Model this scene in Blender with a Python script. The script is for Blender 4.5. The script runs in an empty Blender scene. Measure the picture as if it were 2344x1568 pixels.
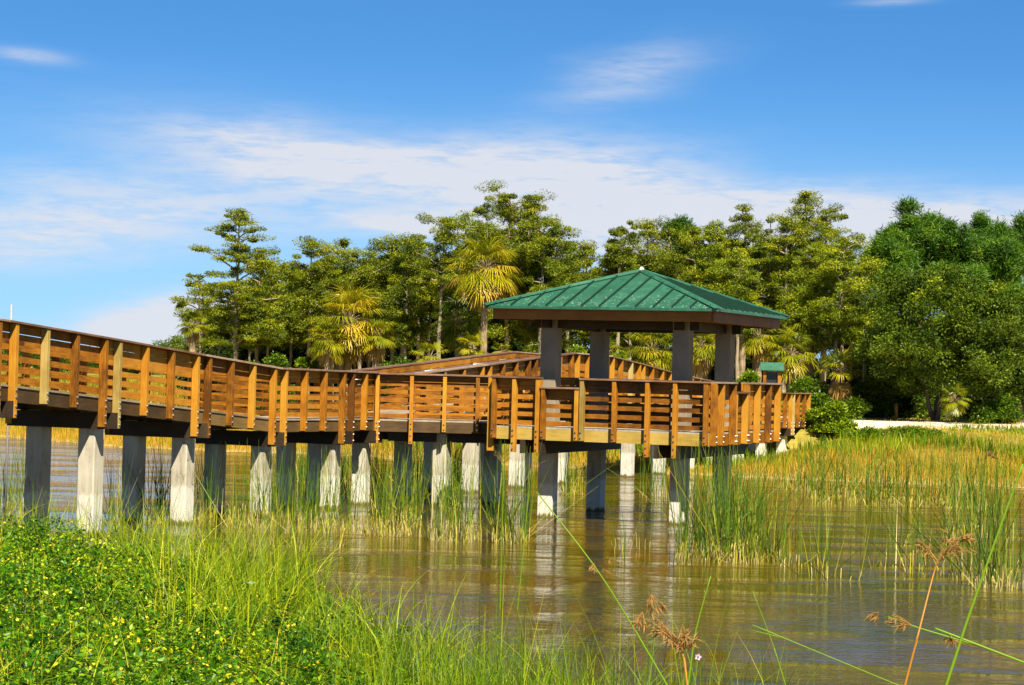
import bpy, math, random
import numpy as np
from mathutils import Vector, Matrix
PI = math.pi
R = math.radians
scene = bpy.context.scene
col = scene.collection
rng = np.random.default_rng(7)
random.seed(7)

# ------------------------------------------------------------------ camera
FPX = 5040.0 / 2344.0            # focal length as a share of the picture width
PITCH, ROLL, EYE = R(0.786), R(1.505), 3.22
cam_d = bpy.data.cameras.new('camera'); cam = bpy.data.objects.new('camera', cam_d); col.objects.link(cam)
cam_d.sensor_width = 36.0; cam_d.lens = 36.0 * FPX
cam_d.clip_start = 0.1; cam_d.clip_end = 6000
cam.matrix_world = Matrix.Translation((0, 0, EYE)) @ Matrix.Rotation(PI / 2 + PITCH, 4, 'X') @ Matrix.Rotation(ROLL, 4, 'Z')
scene.camera = cam

# ------------------------------------------------------------------ sun, sky, exposure
SUNH = Vector((0.23, -0.77, 1.0)).normalized()      # towards the sun
elev = math.asin(SUNH.z); azim = math.atan2(SUNH.x, SUNH.y)
sd = bpy.data.lights.new('sun', 'SUN'); sd.energy = 5.0; sd.angle = R(0.53); sd.color = (1.0, 0.92, 0.74)
sun = bpy.data.objects.new('sun', sd); col.objects.link(sun)
sun.rotation_euler = SUNH.to_track_quat('Z', 'Y').to_euler(); sun.location = (0, 0, 60)

world = bpy.data.worlds.new('World'); scene.world = world; world.use_nodes = True
wn = world.node_tree; wn.nodes.clear()
def N(t, kind, **kw):
    n = t.nodes.new(kind)
    for k, v in kw.items():
        if k.startswith('i_'): n.inputs[k[2:].replace('_', ' ')].default_value = v
        elif isinstance(k, str): setattr(n, k, v)
    return n
def M(t, op, a, b=None, c=None, clamp=False):
    n = t.nodes.new('ShaderNodeMath'); n.operation = op; n.use_clamp = clamp
    for i, v in enumerate((a, b, c)):
        if v is None: continue
        if isinstance(v, (int, float)): n.inputs[i].default_value = v
        else: t.links.new(v, n.inputs[i])
    return n.outputs[0]
def sstep(t, v, a, b):
    n = t.nodes.new('ShaderNodeMapRange'); n.interpolation_type = 'SMOOTHSTEP'
    t.links.new(v, n.inputs[0]); n.inputs[1].default_value = a; n.inputs[2].default_value = b
    return n.outputs[0]
L = wn.links.new
tc = N(wn, 'ShaderNodeTexCoord')
sep = N(wn, 'ShaderNodeSeparateXYZ'); L(tc.outputs['Generated'], sep.inputs[0])
# low sky is looked up higher in the dome: a clean, dry, deep blue sky right down to the trees
zz = M(wn, 'MULTIPLY_ADD', M(wn, 'MAXIMUM', sep.outputs[2], 0.0), 1.5, 0.13)
cmb = N(wn, 'ShaderNodeCombineXYZ'); L(sep.outputs[0], cmb.inputs[0]); L(sep.outputs[1], cmb.inputs[1]); L(zz, cmb.inputs[2])
nrm = N(wn, 'ShaderNodeVectorMath', operation='NORMALIZE'); L(cmb.outputs[0], nrm.inputs[0])
sky = N(wn, 'ShaderNodeTexSky', sky_type='NISHITA', sun_disc=False, sun_elevation=elev, sun_rotation=azim,
        altitude=0.0, air_density=1.0, dust_density=0.1, ozone_density=3.0)
L(nrm.outputs[0], sky.inputs[0])
hsv = N(wn, 'ShaderNodeHueSaturation', i_Hue=0.50, i_Saturation=1.25, i_Value=1.0); L(sky.outputs[0], hsv.inputs['Color'])
upd = sstep(wn, sep.outputs[2], .165, .40)
L(M(wn, 'MULTIPLY_ADD', upd, -1.65, 1.9), hsv.inputs['Value']); L(M(wn, 'MULTIPLY_ADD', upd, -.45, 1.32), hsv.inputs['Saturation'])
# thin clouds on azimuth / elevation
az = M(wn, 'ARCTAN2', sep.outputs[0], sep.outputs[1]); el = M(wn, 'ARCSINE', sep.outputs[2])
azd = M(wn, 'MULTIPLY', az, 57.2958); eld = M(wn, 'MULTIPLY', el, 57.2958)
def cnoise(sx, sy, scale, det, rough, off=0.0, dist=0.0):
    c = N(wn, 'ShaderNodeCombineXYZ'); L(M(wn, 'MULTIPLY', azd, sx), c.inputs[0]); L(M(wn, 'MULTIPLY', eld, sy), c.inputs[1]); c.inputs[2].default_value = off
    n = N(wn, 'ShaderNodeTexNoise'); n.inputs['Scale'].default_value = scale; n.inputs['Detail'].default_value = det
    n.inputs['Roughness'].default_value = rough; n.inputs['Distortion'].default_value = dist
    L(c.outputs[0], n.inputs['Vector']); return n.outputs['Fac']
warp = M(wn, 'MULTIPLY_ADD', cnoise(0.12, 0.45, 1.0, 4, .55, 3.1), 2.6, -1.3)
elw = M(wn, 'ADD', eld, warp)
def band(lo0, lo1, hi0, hi1, e): return M(wn, 'MULTIPLY', sstep(wn, e, lo0, lo1), M(wn, 'SUBTRACT', 1.0, sstep(wn, e, hi0, hi1)))
def blob(ax, ey, wx, wy, e, tilt=0.0):
    dx = M(wn, 'MULTIPLY', M(wn, 'SUBTRACT', azd, ax), 1.0 / wx)
    dy = M(wn, 'MULTIPLY', M(wn, 'SUBTRACT', M(wn, 'SUBTRACT', e, ey), M(wn, 'MULTIPLY', M(wn, 'SUBTRACT', azd, ax), tilt)), 1.0 / wy)
    d = M(wn, 'ADD', M(wn, 'MULTIPLY', dx, dx), M(wn, 'MULTIPLY', dy, dy))
    return M(wn, 'POWER', 2.71828, M(wn, 'MULTIPLY', d, -1.6))
fine = cnoise(0.35, 2.2, 1.3, 8, .62, 7.7, .4)
fine2 = cnoise(0.9, 5.0, 1.6, 8, .6, 2.2, .6)
tex = sstep(wn, M(wn, 'MULTIPLY_ADD', fine, .65, M(wn, 'MULTIPLY', fine2, .35)), 0.30, 0.62)
def plus(*a):
    r = a[0]
    for b in a[1:]: r = M(wn, 'ADD', r, b)
    return r
def times(a, b): return M(wn, 'MULTIPLY', a, b)
shapes = plus(
    times(blob(1.0, 4.75, 9.5, 1.3, elw, -0.10), 1.15), times(blob(11.0, 4.1, 8.5, 1.15, elw, -0.03), 1.1),
    times(blob(-11.0, 3.6, 7.5, 1.25, elw, 0.10), 0.95), times(blob(-5.5, 5.3, 5.0, .8, elw, -0.05), .7),
    times(blob(2.8, 7.6, 2.4, .75, elw, 0.25), 0.5), times(blob(-9.0, 1.1, 2.6, .75, eld, .22), 1.9), times(blob(-12.6, 7.7, 1.2, .22, eld, -.05), .5),
    times(blob(9.6, 9.7, 1.1, .12, eld, .03), .4), times(blob(-3.0, 3.75, 2.2, .35, eld, -.05), .9), times(blob(3.5, 3.4, 6.0, 1.4, elw, 0.0), .8),
    times(blob(14.0, 3.2, 5.0, 1.5, eld, 0.0), .7))
far_cl = times(times(sstep(wn, eld, 11.0, 18.0), sstep(wn, cnoise(0.03, .08, 1.0, 6, .6, 1.3), .50, .75)), .5)
low = times(M(wn, 'SUBTRACT', 1.0, sstep(wn, eld, 0.0, 2.6)), .14)
lowc = N(wn, 'ShaderNodeMix', data_type='RGBA'); L(times(M(wn, 'SUBTRACT', 1.0, sstep(wn, eld, 0.5, 8.5)), .62), lowc.inputs['Factor']); L(hsv.outputs[0], lowc.inputs['A']); lowc.inputs['B'].default_value = (4.2, 7.9, 10.6, 1)
cl = M(wn, 'MINIMUM', plus(times(shapes, M(wn, 'MULTIPLY_ADD', tex, .66, .36)), far_cl, low), 0.93)
mixc = N(wn, 'ShaderNodeMix', data_type='RGBA'); L(cl, mixc.inputs['Factor']); L(lowc.outputs['Result'], mixc.inputs['A'])
mixc.inputs['B'].default_value = (8.3, 8.5, 9.2, 1)
bg = N(wn, 'ShaderNodeBackground'); bg.inputs['Strength'].default_value = 0.05; L(mixc.outputs['Result'], bg.inputs[0])
wo = N(wn, 'ShaderNodeOutputWorld'); L(bg.outputs[0], wo.inputs[0])
scene.view_settings.view_transform = 'Standard'; scene.view_settings.look = 'None'
scene.view_settings.exposure = 0.88; scene.view_settings.gamma = 1.0
scene.cycles.max_bounces = 6; scene.cycles.diffuse_bounces = 1; scene.cycles.glossy_bounces = 3
scene.cycles.transmission_bounces = 3; scene.cycles.caustics_reflective = False; scene.cycles.caustics_refractive = False

# ------------------------------------------------------------------ helpers
def tag(o, label=None, cat=None, group=None, kind=None):
    if label: o['label'] = label
    if cat: o['category'] = cat
    if group: o['group'] = group
    if kind: o['kind'] = kind
    return o
def empty(name, loc, rz=0.0, **kw):
    o = bpy.data.objects.new(name, None); o.location = loc; o.rotation_euler.z = rz; col.objects.link(o); return tag(o, **kw)
def link(name, me, parent=None, loc=(0, 0, 0), rz=0.0):
    o = bpy.data.objects.new(name, me); o.location = loc; o.rotation_euler.z = rz; col.objects.link(o)
    if parent is not None: o.parent = parent
    return o
def mesh_np(name, V, F, mat, cv=None, smooth=False):
    V = np.asarray(V, dtype=np.float32); F = np.asarray(F, dtype=np.int32); k = F.shape[1]
    me = bpy.data.meshes.new(name)
    me.vertices.add(len(V)); me.vertices.foreach_set('co', V.ravel())
    me.loops.add(F.size); me.loops.foreach_set('vertex_index', F.ravel())
    me.polygons.add(len(F)); me.polygons.foreach_set('loop_start', np.arange(0, F.size, k, dtype=np.int32))
    me.polygons.foreach_set('loop_total', np.full(len(F), k, dtype=np.int32))
    if smooth: me.polygons.foreach_set('use_smooth', np.ones(len(F), dtype=bool))
    if cv is not None:
        a = me.attributes.new('cv', 'FLOAT', 'FACE'); a.data.foreach_set('value', np.asarray(cv, dtype=np.float32))
    me.update(calc_edges=True); me.materials.append(mat); return me
class MB:
    """boxes, bars and tubes collected into one mesh"""
    def __init__(s): s.v = []; s.f = []; s.sm = False
    def add(s, vs, fs):
        n = len(s.v); s.v += [tuple(v) for v in vs]; s.f += [tuple(i + n for i in f) for f in fs]; return s
    def box(s, x0, x1, y0, y1, z0, z1, dz=0.0):
        """dz: extra height at the x1 end (for sloping boards)"""
        return s.add([(x0, y0, z0), (x1, y0, z0 + dz), (x1, y1, z0 + dz), (x0, y1, z0), (x0, y0, z1), (x1, y0, z1 + dz), (x1, y1, z1 + dz), (x0, y1, z1)],
                     [(0, 3, 2, 1), (4, 5, 6, 7), (0, 1, 5, 4), (1, 2, 6, 5), (2, 3, 7, 6), (3, 0, 4, 7)])
    def tube(s, pts, rad, n=8, cap=True):
        pts = [Vector(p) for p in pts]; rad = rad if isinstance(rad, (list, tuple, np.ndarray)) else [rad] * len(pts)
        base = len(s.v); up = Vector((0, 0, 1))
        for i, p in enumerate(pts):
            d = (pts[min(i + 1, len(pts) - 1)] - pts[max(i - 1, 0)])
            d = d.normalized() if d.length > 1e-9 else up
            a = d.cross(Vector((1, 0, 0)) if abs(d.x) < .8 else Vector((0, 1, 0))).normalized(); b = d.cross(a)
            for k in range(n):
                t = 2 * PI * k / n; s.v.append(tuple(p + (a * math.cos(t) + b * math.sin(t)) * rad[i]))
        for i in range(len(pts) - 1):
            for k in range(n):
                s.f.append((base + i * n + k, base + i * n + (k + 1) % n, base + (i + 1) * n + (k + 1) % n, base + (i + 1) * n + k))
        if cap:
            s.f.append(tuple(base + k for k in range(n))[::-1]); s.f.append(tuple(base + (len(pts) - 1) * n + k for k in range(n)))
        return s
    def mesh(s, name, mat, smooth=False, bevel=0.0):
        me = bpy.data.meshes.new(name); me.from_pydata(s.v, [], s.f); me.materials.append(mat)
        if smooth: me.polygons.foreach_set('use_smooth', [True] * len(me.polygons))
        if bevel:
            import bmesh
            bm = bmesh.new(); bm.from_mesh(me)
            bmesh.ops.bevel(bm, geom=bm.edges[:], offset=bevel, segments=1, affect='EDGES'); bm.to_mesh(me); bm.free()
        me.update(); return me
    def build(s, name, mat, parent=None, loc=(0, 0, 0), rz=0.0, smooth=False, bevel=0.0):
        return link(name, s.mesh(name, mat, smooth, bevel), parent, loc, rz)

# ------------------------------------------------------------------ materials
def newmat(name):
    m = bpy.data.materials.new(name); m.use_nodes = True; t = m.node_tree; t.nodes.clear()
    o = N(t, 'ShaderNodeOutputMaterial'); p = N(t, 'ShaderNodeBsdfPrincipled'); t.links.new(p.outputs[0], o.inputs[0]); return m, t, p, o
def noise(t, vec, scale, det=4, rough=.55, dist=0.0):
    n = N(t, 'ShaderNodeTexNoise'); n.inputs['Scale'].default_value = scale; n.inputs['Detail'].default_value = det
    n.inputs['Roughness'].default_value = rough; n.inputs['Distortion'].default_value = dist
    if vec is not None: t.links.new(vec, n.inputs['Vector'])
    return n.outputs['Fac']
def ramp(t, fac, stops):
    r = N(t, 'ShaderNodeValToRGB'); e = r.color_ramp.elements
    while len(e) > 1: e.remove(e[-1])
    e[0].position = stops[0][0]; e[0].color = (*stops[0][1], 1)
    for p, c in stops[1:]: x = e.new(p); x.color = (*c, 1)
    t.links.new(fac, r.inputs[0]); return r.outputs[0]
def mapping(t, src, scale):
    m = N(t, 'ShaderNodeMapping'); m.inputs['Scale'].default_value = scale; t.links.new(src, m.inputs[0]); return m.outputs[0]
def bump(t, p, h, strength, dist=0.02):
    b = N(t, 'ShaderNodeBump'); b.inputs['Strength'].default_value = strength; b.inputs['Distance'].default_value = dist
    t.links.new(h, b.inputs['Height']); t.links.new(b.outputs[0], p.inputs['Normal'])
def wood(name, dark, mid, light, scale=(6, 40, 40), rough=.6, spread=.5):
    m, t, p, o = newmat(name); tc = N(t, 'ShaderNodeTexCoord'); oi = N(t, 'ShaderNodeObjectInfo')
    off = N(t, 'ShaderNodeVectorMath', operation='ADD'); t.links.new(tc.outputs['Object'], off.inputs[0])
    sc = N(t, 'ShaderNodeVectorMath', operation='SCALE'); sc.inputs[0].default_value = (31, 17, 53); t.links.new(oi.outputs['Random'], sc.inputs['Scale'])
    t.links.new(sc.outputs[0], off.inputs[1])
    g = noise(t, mapping(t, off.outputs[0], scale), 1.0, 5, .65, .3); b = noise(t, off.outputs[0], 2.3, 3, .5)
    f = M(t, 'MULTIPLY_ADD', g, .55, M(t, 'MULTIPLY_ADD', b, .55, M(t, 'MULTIPLY_ADD', oi.outputs['Random'], spread, -.05 - spread / 2)))
    c = ramp(t, f, [(.25, dark), (.52, mid), (.8, light)]); t.links.new(c, p.inputs['Base Color'])
    p.inputs['Roughness'].default_value = rough; p.inputs['Specular IOR Level'].default_value = .3; bump(t, p, g, .35, .006); return m
POSTSC = (45, 45, 5)
M_post = wood('stained_post_wood', (.12, .042, .004), (.45, .172, .010), (.60, .30, .03), POSTSC, spread=.5)
M_postpale = wood('weathered_post_wood', (.28, .18, .04), (.48, .34, .10), (.60, .46, .18), POSTSC)
M_board = wood('stained_board_wood', (.09, .032, .003), (.40, .145, .009), (.58, .27, .03), (5, 40, 40), spread=.35)
M_cap = wood('worn_cap_wood', (.14, .065, .035), (.26, .15, .09), (.48, .34, .25), (5, 40, 40), .45)
M_deck = wood('grey_deck_wood', (.20, .15, .10), (.34, .27, .19), (.48, .42, .33), (8, 8, 8))
M_fascia = wood('fresh_fascia_wood', (.30, .19, .03), (.50, .34, .07), (.62, .46, .14), (3, 30, 30))
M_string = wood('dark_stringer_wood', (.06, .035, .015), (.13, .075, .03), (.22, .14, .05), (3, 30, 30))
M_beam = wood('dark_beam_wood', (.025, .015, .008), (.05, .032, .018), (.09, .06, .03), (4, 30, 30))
M_eave = wood('stained_eave_wood', (.10, .035, .006), (.26, .085, .012), (.36, .14, .02), (3, 30, 30))
def metal(name, c, rough, met=1.0):
    m, t, p, o = newmat(name); p.inputs['Metallic'].default_value = met; p.inputs['Roughness'].default_value = rough
    tc = N(t, 'ShaderNodeTexCoord'); n = noise(t, tc.outputs['Object'], 30, 3)
    t.links.new(ramp(t, n, [(.3, tuple(x * .8 for x in c)), (.7, c)]), p.inputs['Base Color']); return m
M_bolt = metal('galvanised_bolt', (.8, .8, .78), .35); M_pipe = metal('aluminium_handrail', (.78, .78, .80), .38); M_pole = metal('grey_pole', (.45, .42, .42), .5, .2)
def concrete():
    m, t, p, o = newmat('pile_concrete'); g = N(t, 'ShaderNodeNewGeometry'); s = N(t, 'ShaderNodeSeparateXYZ'); t.links.new(g.outputs['Position'], s.inputs[0])
    n1 = noise(t, g.outputs['Position'], 1.6, 6, .6); n2 = noise(t, mapping(t, g.outputs['Position'], (14, 14, 1.2)), 1.0, 5, .6); n3 = noise(t, g.outputs['Position'], 45, 3)
    f = M(t, 'MULTIPLY_ADD', n1, .5, M(t, 'MULTIPLY_ADD', n2, .4, M(t, 'MULTIPLY', n3, .12)))
    c = ramp(t, f, [(.36, (.26, .21, .14)), (.46, (.52, .46, .35)), (.62, (.66, .60, .49))])
    bl = ramp(t, f, [(.36, (.50, .44, .32)), (.48, (.74, .70, .60)), (.7, (.82, .80, .72))])
    zed = M(t, 'MULTIPLY_ADD', n2, .34, M(t, 'SUBTRACT', s.outputs[2], .10))
    m1 = N(t, 'ShaderNodeMix', data_type='RGBA'); t.links.new(M(t, 'SUBTRACT', 1.0, sstep(t, zed, .78, .86)), m1.inputs['Factor'])   # bleached below the old high water line
    t.links.new(c, m1.inputs['A']); t.links.new(bl, m1.inputs['B'])
    m2 = N(t, 'ShaderNodeMix', data_type='RGBA'); t.links.new(M(t, 'SUBTRACT', 1.0, sstep(t, zed, .10, .17)), m2.inputs['Factor'])   # algae at the water line
    t.links.new(m1.outputs['Result'], m2.inputs['A']); m2.inputs['B'].default_value = (.16, .12, .03, 1)
    t.links.new(m2.outputs['Result'], p.inputs['Base Color']); p.inputs['Roughness'].default_value = .85; bump(t, p, n3, .3, .01); return m
M_conc = concrete()
def stucco():
    m, t, p, o = newmat('column_stucco'); g = N(t, 'ShaderNodeNewGeometry'); s = N(t, 'ShaderNodeSeparateXYZ'); t.links.new(g.outputs['Position'], s.inputs[0])
    n = noise(t, g.outputs['Position'], 60, 3); n1 = noise(t, g.outputs['Position'], 2, 5)
    f = M(t, 'MULTIPLY_ADD', n, .5, M(t, 'MULTIPLY', n1, .5)); t.links.new(ramp(t, f, [(.35, (.26, .20, .14)), (.65, (.40, .325, .24))]), p.inputs['Base Color'])
    p.inputs['Roughness'].default_value = .9; bump(t, p, n, .6, .01); return m
M_stucco = stucco()
def roofmat(name, spots):
    m, t, p, o = newmat(name); tc = N(t, 'ShaderNodeTexCoord'); n = noise(t, tc.outputs['Object'], 1.4, 6, .6)
    n = M(t, 'MULTIPLY_ADD', noise(t, tc.outputs['Object'], 7.0, 5, .65), .45, M(t, 'MULTIPLY', n, .55)); c = ramp(t, n, [(.36, (.014, .085, .050)), (.52, (.028, .13, .080)), (.68, (.060, .20, .135))])
    if spots:
        v = N(t, 'ShaderNodeTexVoronoi'); v.inputs['Scale'].default_value = 5.5; t.links.new(tc.outputs['Object'], v.inputs['Vector'])
        wn_ = N(t, 'ShaderNodeSeparateColor'); t.links.new(v.outputs['Color'], wn_.inputs[0])
        r = M(t, 'MULTIPLY', M(t, 'POWER', wn_.outputs[0], 3.0), .13); spot = M(t, 'LESS_THAN', v.outputs['Distance'], r)
        s = N(t, 'ShaderNodeSeparateXYZ'); t.links.new(tc.outputs['Object'], s.inputs[0])
        lowpart = M(t, 'SUBTRACT', 1.0, sstep(t, M(t, 'MULTIPLY_ADD', n, .3, s.outputs[2]), .28, .75))
        sp = M(t, 'MULTIPLY', spot, M(t, 'GREATER_THAN', M(t, 'MULTIPLY', lowpart, wn_.outputs[1]), .22))
        v2 = N(t, 'ShaderNodeTexVoronoi'); v2.inputs['Scale'].default_value = 17; t.links.new(tc.outputs['Object'], v2.inputs['Vector'])
        w2 = N(t, 'ShaderNodeSeparateColor'); t.links.new(v2.outputs['Color'], w2.inputs[0])
        sp2 = M(t, 'MULTIPLY', M(t, 'LESS_THAN', v2.outputs['Distance'], .22), M(t, 'GREATER_THAN', M(t, 'MULTIPLY', lowpart, w2.outputs[0]), .62))
        mx = N(t, 'ShaderNodeMix', data_type='RGBA'); t.links.new(M(t, 'MAXIMUM', sp, sp2), mx.inputs['Factor']); t.links.new(c, mx.inputs['A']); mx.inputs['B'].default_value = (.52, .58, .45, 1)
        c = mx.outputs['Result']
    t.links.new(c, p.inputs['Base Color']); p.inputs['Roughness'].default_value = .42; bump(t, p, n, .08, .05); return m
M_roof = roofmat('green_metal_roof', True); M_roof2 = roofmat('green_metal_trim', False)
def plain(name, c, rough=.7):
    m, t, p, o = newmat(name); g = N(t, 'ShaderNodeNewGeometry'); n = noise(t, g.outputs['Position'], 12, 4)
    t.links.new(ramp(t, n, [(.3, tuple(x * .75 for x in c)), (.7, c)]), p.inputs['Base Color']); p.inputs['Roughness'].default_value = rough; return m
M_seam = plain('dark_seam_metal', (.006, .042, .024), .5)
M_white = plain('white_finial', (.8, .8, .78)); M_panel = plain('dark_notice_panel', (.03, .035, .03), .3)
def leafmat(name, stops, trans=.35, rough=.5, spec=.35):
    m, t, p, o = newmat(name); a = N(t, 'ShaderNodeAttribute'); a.attribute_name = 'cv'
    g = N(t, 'ShaderNodeNewGeometry'); n = noise(t, g.outputs['Position'], .9, 3)
    f = M(t, 'ADD', a.outputs['Fac'], M(t, 'MULTIPLY_ADD', n, .3, -.15))
    c = ramp(t, f, stops); t.links.new(c, p.inputs['Base Color']); p.inputs['Roughness'].default_value = rough; p.inputs['Specular IOR Level'].default_value = spec
    tr = N(t, 'ShaderNodeBsdfTranslucent'); t.links.new(c, tr.inputs[0])
    mx = N(t, 'ShaderNodeMixShader'); mx.inputs[0].default_value = trans
    t.links.new(p.outputs[0], mx.inputs[1]); t.links.new(tr.outputs[0], mx.inputs[2]); t.links.new(mx.outputs[0], o.inputs[0]); return m
L_cyp = leafmat('cypress_foliage', [(0, (.022, .048, .002)), (.38, (.135, .185, .004)), (.70, (.38, .41, .006)), (1, (.58, .48, .012))], .28)
L_cypy = leafmat('bright_cypress_foliage', [(0, (.035, .07, .003)), (.4, (.18, .25, .004)), (.75, (.46, .49, .008)), (1, (.68, .60, .02))], .28)
L_pine = leafmat('pine_foliage', [(0, (.020, .062, .005)), (.4, (.065, .165, .008)), (.8, (.16, .29, .010)), (1, (.30, .40, .02))], .25)
L_oak = leafmat('oak_foliage', [(0, (.018, .050, .002)), (.45, (.080, .135, .003)), (.8, (.20, .28, .005)), (1, (.42, .48, .02))], .25, .55, .3)
L_under = leafmat('shade_toned_understory_foliage', [(0, (.006, .016, .001)), (.45, (.028, .055, .002)), (.8, (.085, .13, .003)), (1, (.20, .26, .01))], .2)  # the wood's shade is painted into these greens, far darker than the oak's
L_shrub = leafmat('shrub_foliage', [(0, (.022, .060, .003)), (.45, (.10, .19, .004)), (.8, (.27, .38, .006)), (1, (.52, .60, .015))], .3, .4)
L_palm = leafmat('palm_fronds', [(0, (.018, .048, .003)), (.35, (.085, .140, .004)), (.62, (.34, .33, .006)), (.8, (.60, .42, .02)), (1, (.62, .36, .10))], .25, .4, .5)
L_dead = leafmat('dead_palm_fronds', [(0, (.25, .12, .02)), (.5, (.52, .30, .06)), (1, (.70, .48, .20))], .25)
L_reed = leafmat('reed_stems', [(0, (.020, .060, .006)), (.4, (.085, .175, .010)), (.7, (.28, .34, .015)), (.86, (.60, .48, .05)), (1, (.66, .56, .26))], .2)
L_gold = leafmat('dry_bank_grass', [(0, (.10, .15, .006)), (.3, (.30, .25, .010)), (.6, (.60, .36, .02)), (1, (.74, .46, .08))], .25)
L_grass = leafmat('green_grass', [(0, (.03, .09, .003)), (.4, (.17, .30, .004)), (.75, (.46, .54, .008)), (1, (.72, .62, .05))], .35)
L_weed = leafmat('weed_leaves', [(0, (.012, .070, .004)), (.35, (.055, .20, .005)), (.65, (.24, .44, .007)), (1, (.70, .70, .02))], .35, .4)
L_flow = leafmat('yellow_flowers', [(0, (.75, .55, .02)), (1, (.85, .72, .05))], .3)
L_seed = plain('dry_seed_heads', (.34, .18, .045), .85)
def bark(name, a, b):
    m, t, p, o = newmat(name); g = N(t, 'ShaderNodeNewGeometry'); n = noise(t, mapping(t, g.outputs['Position'], (12, 12, 2.5)), 1.0, 5, .65)
    t.links.new(ramp(t, n, [(.3, a), (.7, b)]), p.inputs['Base Color']); p.inputs['Roughness'].default_value = .9; bump(t, p, n, .6, .03); return m
B_pale = bark('pale_cypress_bark', (.20, .14, .08), (.46, .38, .27)); B_dark = bark('dark_bark', (.05, .035, .02), (.14, .10, .06)); B_pine = bark('pine_bark', (.14, .06, .03), (.34, .17, .09))
B_palm = bark('palm_trunk_bark', (.20, .13, .07), (.50, .37, .22))
def groundmat():
    m, t, p, o = newmat('bank_soil'); g = N(t, 'ShaderNodeNewGeometry'); s = N(t, 'ShaderNodeSeparateXYZ'); t.links.new(g.outputs['Position'], s.inputs[0])
    n = noise(t, g.outputs['Position'], .35, 6, .6); n2 = noise(t, g.outputs['Position'], 3.5, 5, .6)
    f = M(t, 'MULTIPLY_ADD', n, .6, M(t, 'MULTIPLY', n2, .4))
    c = ramp(t, f, [(.3, (.10, .12, .012)), (.5, (.30, .24, .03)), (.7, (.46, .34, .06))])
    # sandy track that runs along the bank top
    tr = M(t, 'SUBTRACT', s.outputs[1], M(t, 'MULTIPLY_ADD', s.outputs[0], -.12, 95.0 - 1.5))
    tr = M(t, 'ABSOLUTE', M(t, 'ADD', tr, M(t, 'MULTIPLY_ADD', noise(t, g.outputs['Position'], .8, 4, .6), 13.0, -6.5)))
    k = M(t, 'MULTIPLY', M(t, 'SUBTRACT', 1.0, sstep(t, tr, 5.6, 7.0)), M(t, 'MULTIPLY', sstep(t, s.outputs[0], 7.0, 9.0), sstep(t, s.outputs[2], 1.28, 1.42)))
    mx = N(t, 'ShaderNodeMix', data_type='RGBA'); t.links.new(k, mx.inputs['Factor']); t.links.new(c, mx.inputs['A'])
    t.links.new(ramp(t, n2, [(.3, (.46, .33, .18)), (.5, (.80, .70, .55))]), mx.inputs['B'])
    # pale wet sand at the water line
    sh = M(t, 'MULTIPLY', sstep(t, s.outputs[2], -.1, .0), M(t, 'SUBTRACT', 1.0, sstep(t, M(t, 'MULTIPLY_ADD', n2, .2, s.outputs[2]), .16, .3)))
    m2 = N(t, 'ShaderNodeMix', data_type='RGBA'); t.links.new(sh, m2.inputs['Factor']); t.links.new(mx.outputs['Result'], m2.inputs['A']); m2.inputs['B'].default_value = (.46, .32, .10, 1)
    t.links.new(m2.outputs['Result'], p.inputs['Base Color']); p.inputs['Roughness'].default_value = .95; bump(t, p, n2, .8, .08); return m
def watermat():
    m, t, p, o = newmat('pond_water'); g = N(t, 'ShaderNodeNewGeometry')
    n0 = noise(t, g.outputs['Position'], .25, 3, .5)
    c = ramp(t, n0, [(.35, (.088, .050, .0002)), (.65, (.050, .046, .0002))]); t.links.new(c, p.inputs['Base Color'])
    p.inputs['Roughness'].default_value = .03; p.inputs['IOR'].default_value = 1.33; p.inputs['Specular IOR Level'].default_value = .42
    a = noise(t, mapping(t, g.outputs['Position'], (.85, 1.6, 1)), 2.8, 3, .5, .5); b = noise(t, mapping(t, g.outputs['Position'], (1.2, 2.6, 1)), 6, 3, .5, .4)
    cc = noise(t, mapping(t, g.outputs['Position'], (.35, .6, 1)), .8, 2, .5)
    h = M(t, 'MULTIPLY_ADD', a, .6, M(t, 'MULTIPLY', b, .28)); amp = M(t, 'MULTIPLY_ADD', sstep(t, cc, .45, .64), .95, .14)
    bump(t, p, M(t, 'MULTIPLY', h, amp), 1.0, .08); return m
M_ground = groundmat(); M_water = watermat()

# ------------------------------------------------------------------ terrain and water
LAKE = np.array([(-90, 50), (-60, 88), (-32, 93), (-21, 91.5), (-15, 84), (-10, 82), (-7.4, 82.3), (-2.2, 77.4), (2, 75.5), (5, 73.5), (9.07, 71.1), (13.3, 70.3), (16.2, 69.6),
                 (25, 66), (36, 50), (40, 20), (30, 8), (8, 9), (3.2, 12.5), (1.2, 15), (.3, 17.3), (-.6, 20), (-1.6, 24.5), (-2.6, 28), (-4, 29.5), (-7.4, 31.5), (-12, 32.5), (-30, 36)], float)
def lake_sd(P):
    """signed distance to the shoreline, positive on land"""
    P = np.atleast_2d(np.asarray(P, float))[:, :2]; d = np.full(len(P), 1e9); ins = np.zeros(len(P), bool); n = len(LAKE)
    for i in range(n):
        a, b = LAKE[i], LAKE[(i + 1) % n]; e = b - a; w = P - a
        h = np.clip((w @ e) / (e @ e), 0, 1); d = np.minimum(d, np.hypot(*(w - h[:, None] * e).T))
        c = ((a[1] > P[:, 1]) != (b[1] > P[:, 1])); x = a[0] + (P[:, 1] - a[1]) / np.where(e[1] == 0, 1e-9, e[1]) * e[0]; ins ^= c & (P[:, 0] < x)
    return np.where(ins, -d, d)
def sm(x): x = np.clip(x, 0, 1); return x * x * (3 - 2 * x)
def wob(x, y, s, k): return np.sin(x * s + k) * np.cos(y * s * 1.13 + 2 * k) + .5 * np.sin(x * s * 2.3 + y * s * 1.7 + k * 3)
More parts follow.
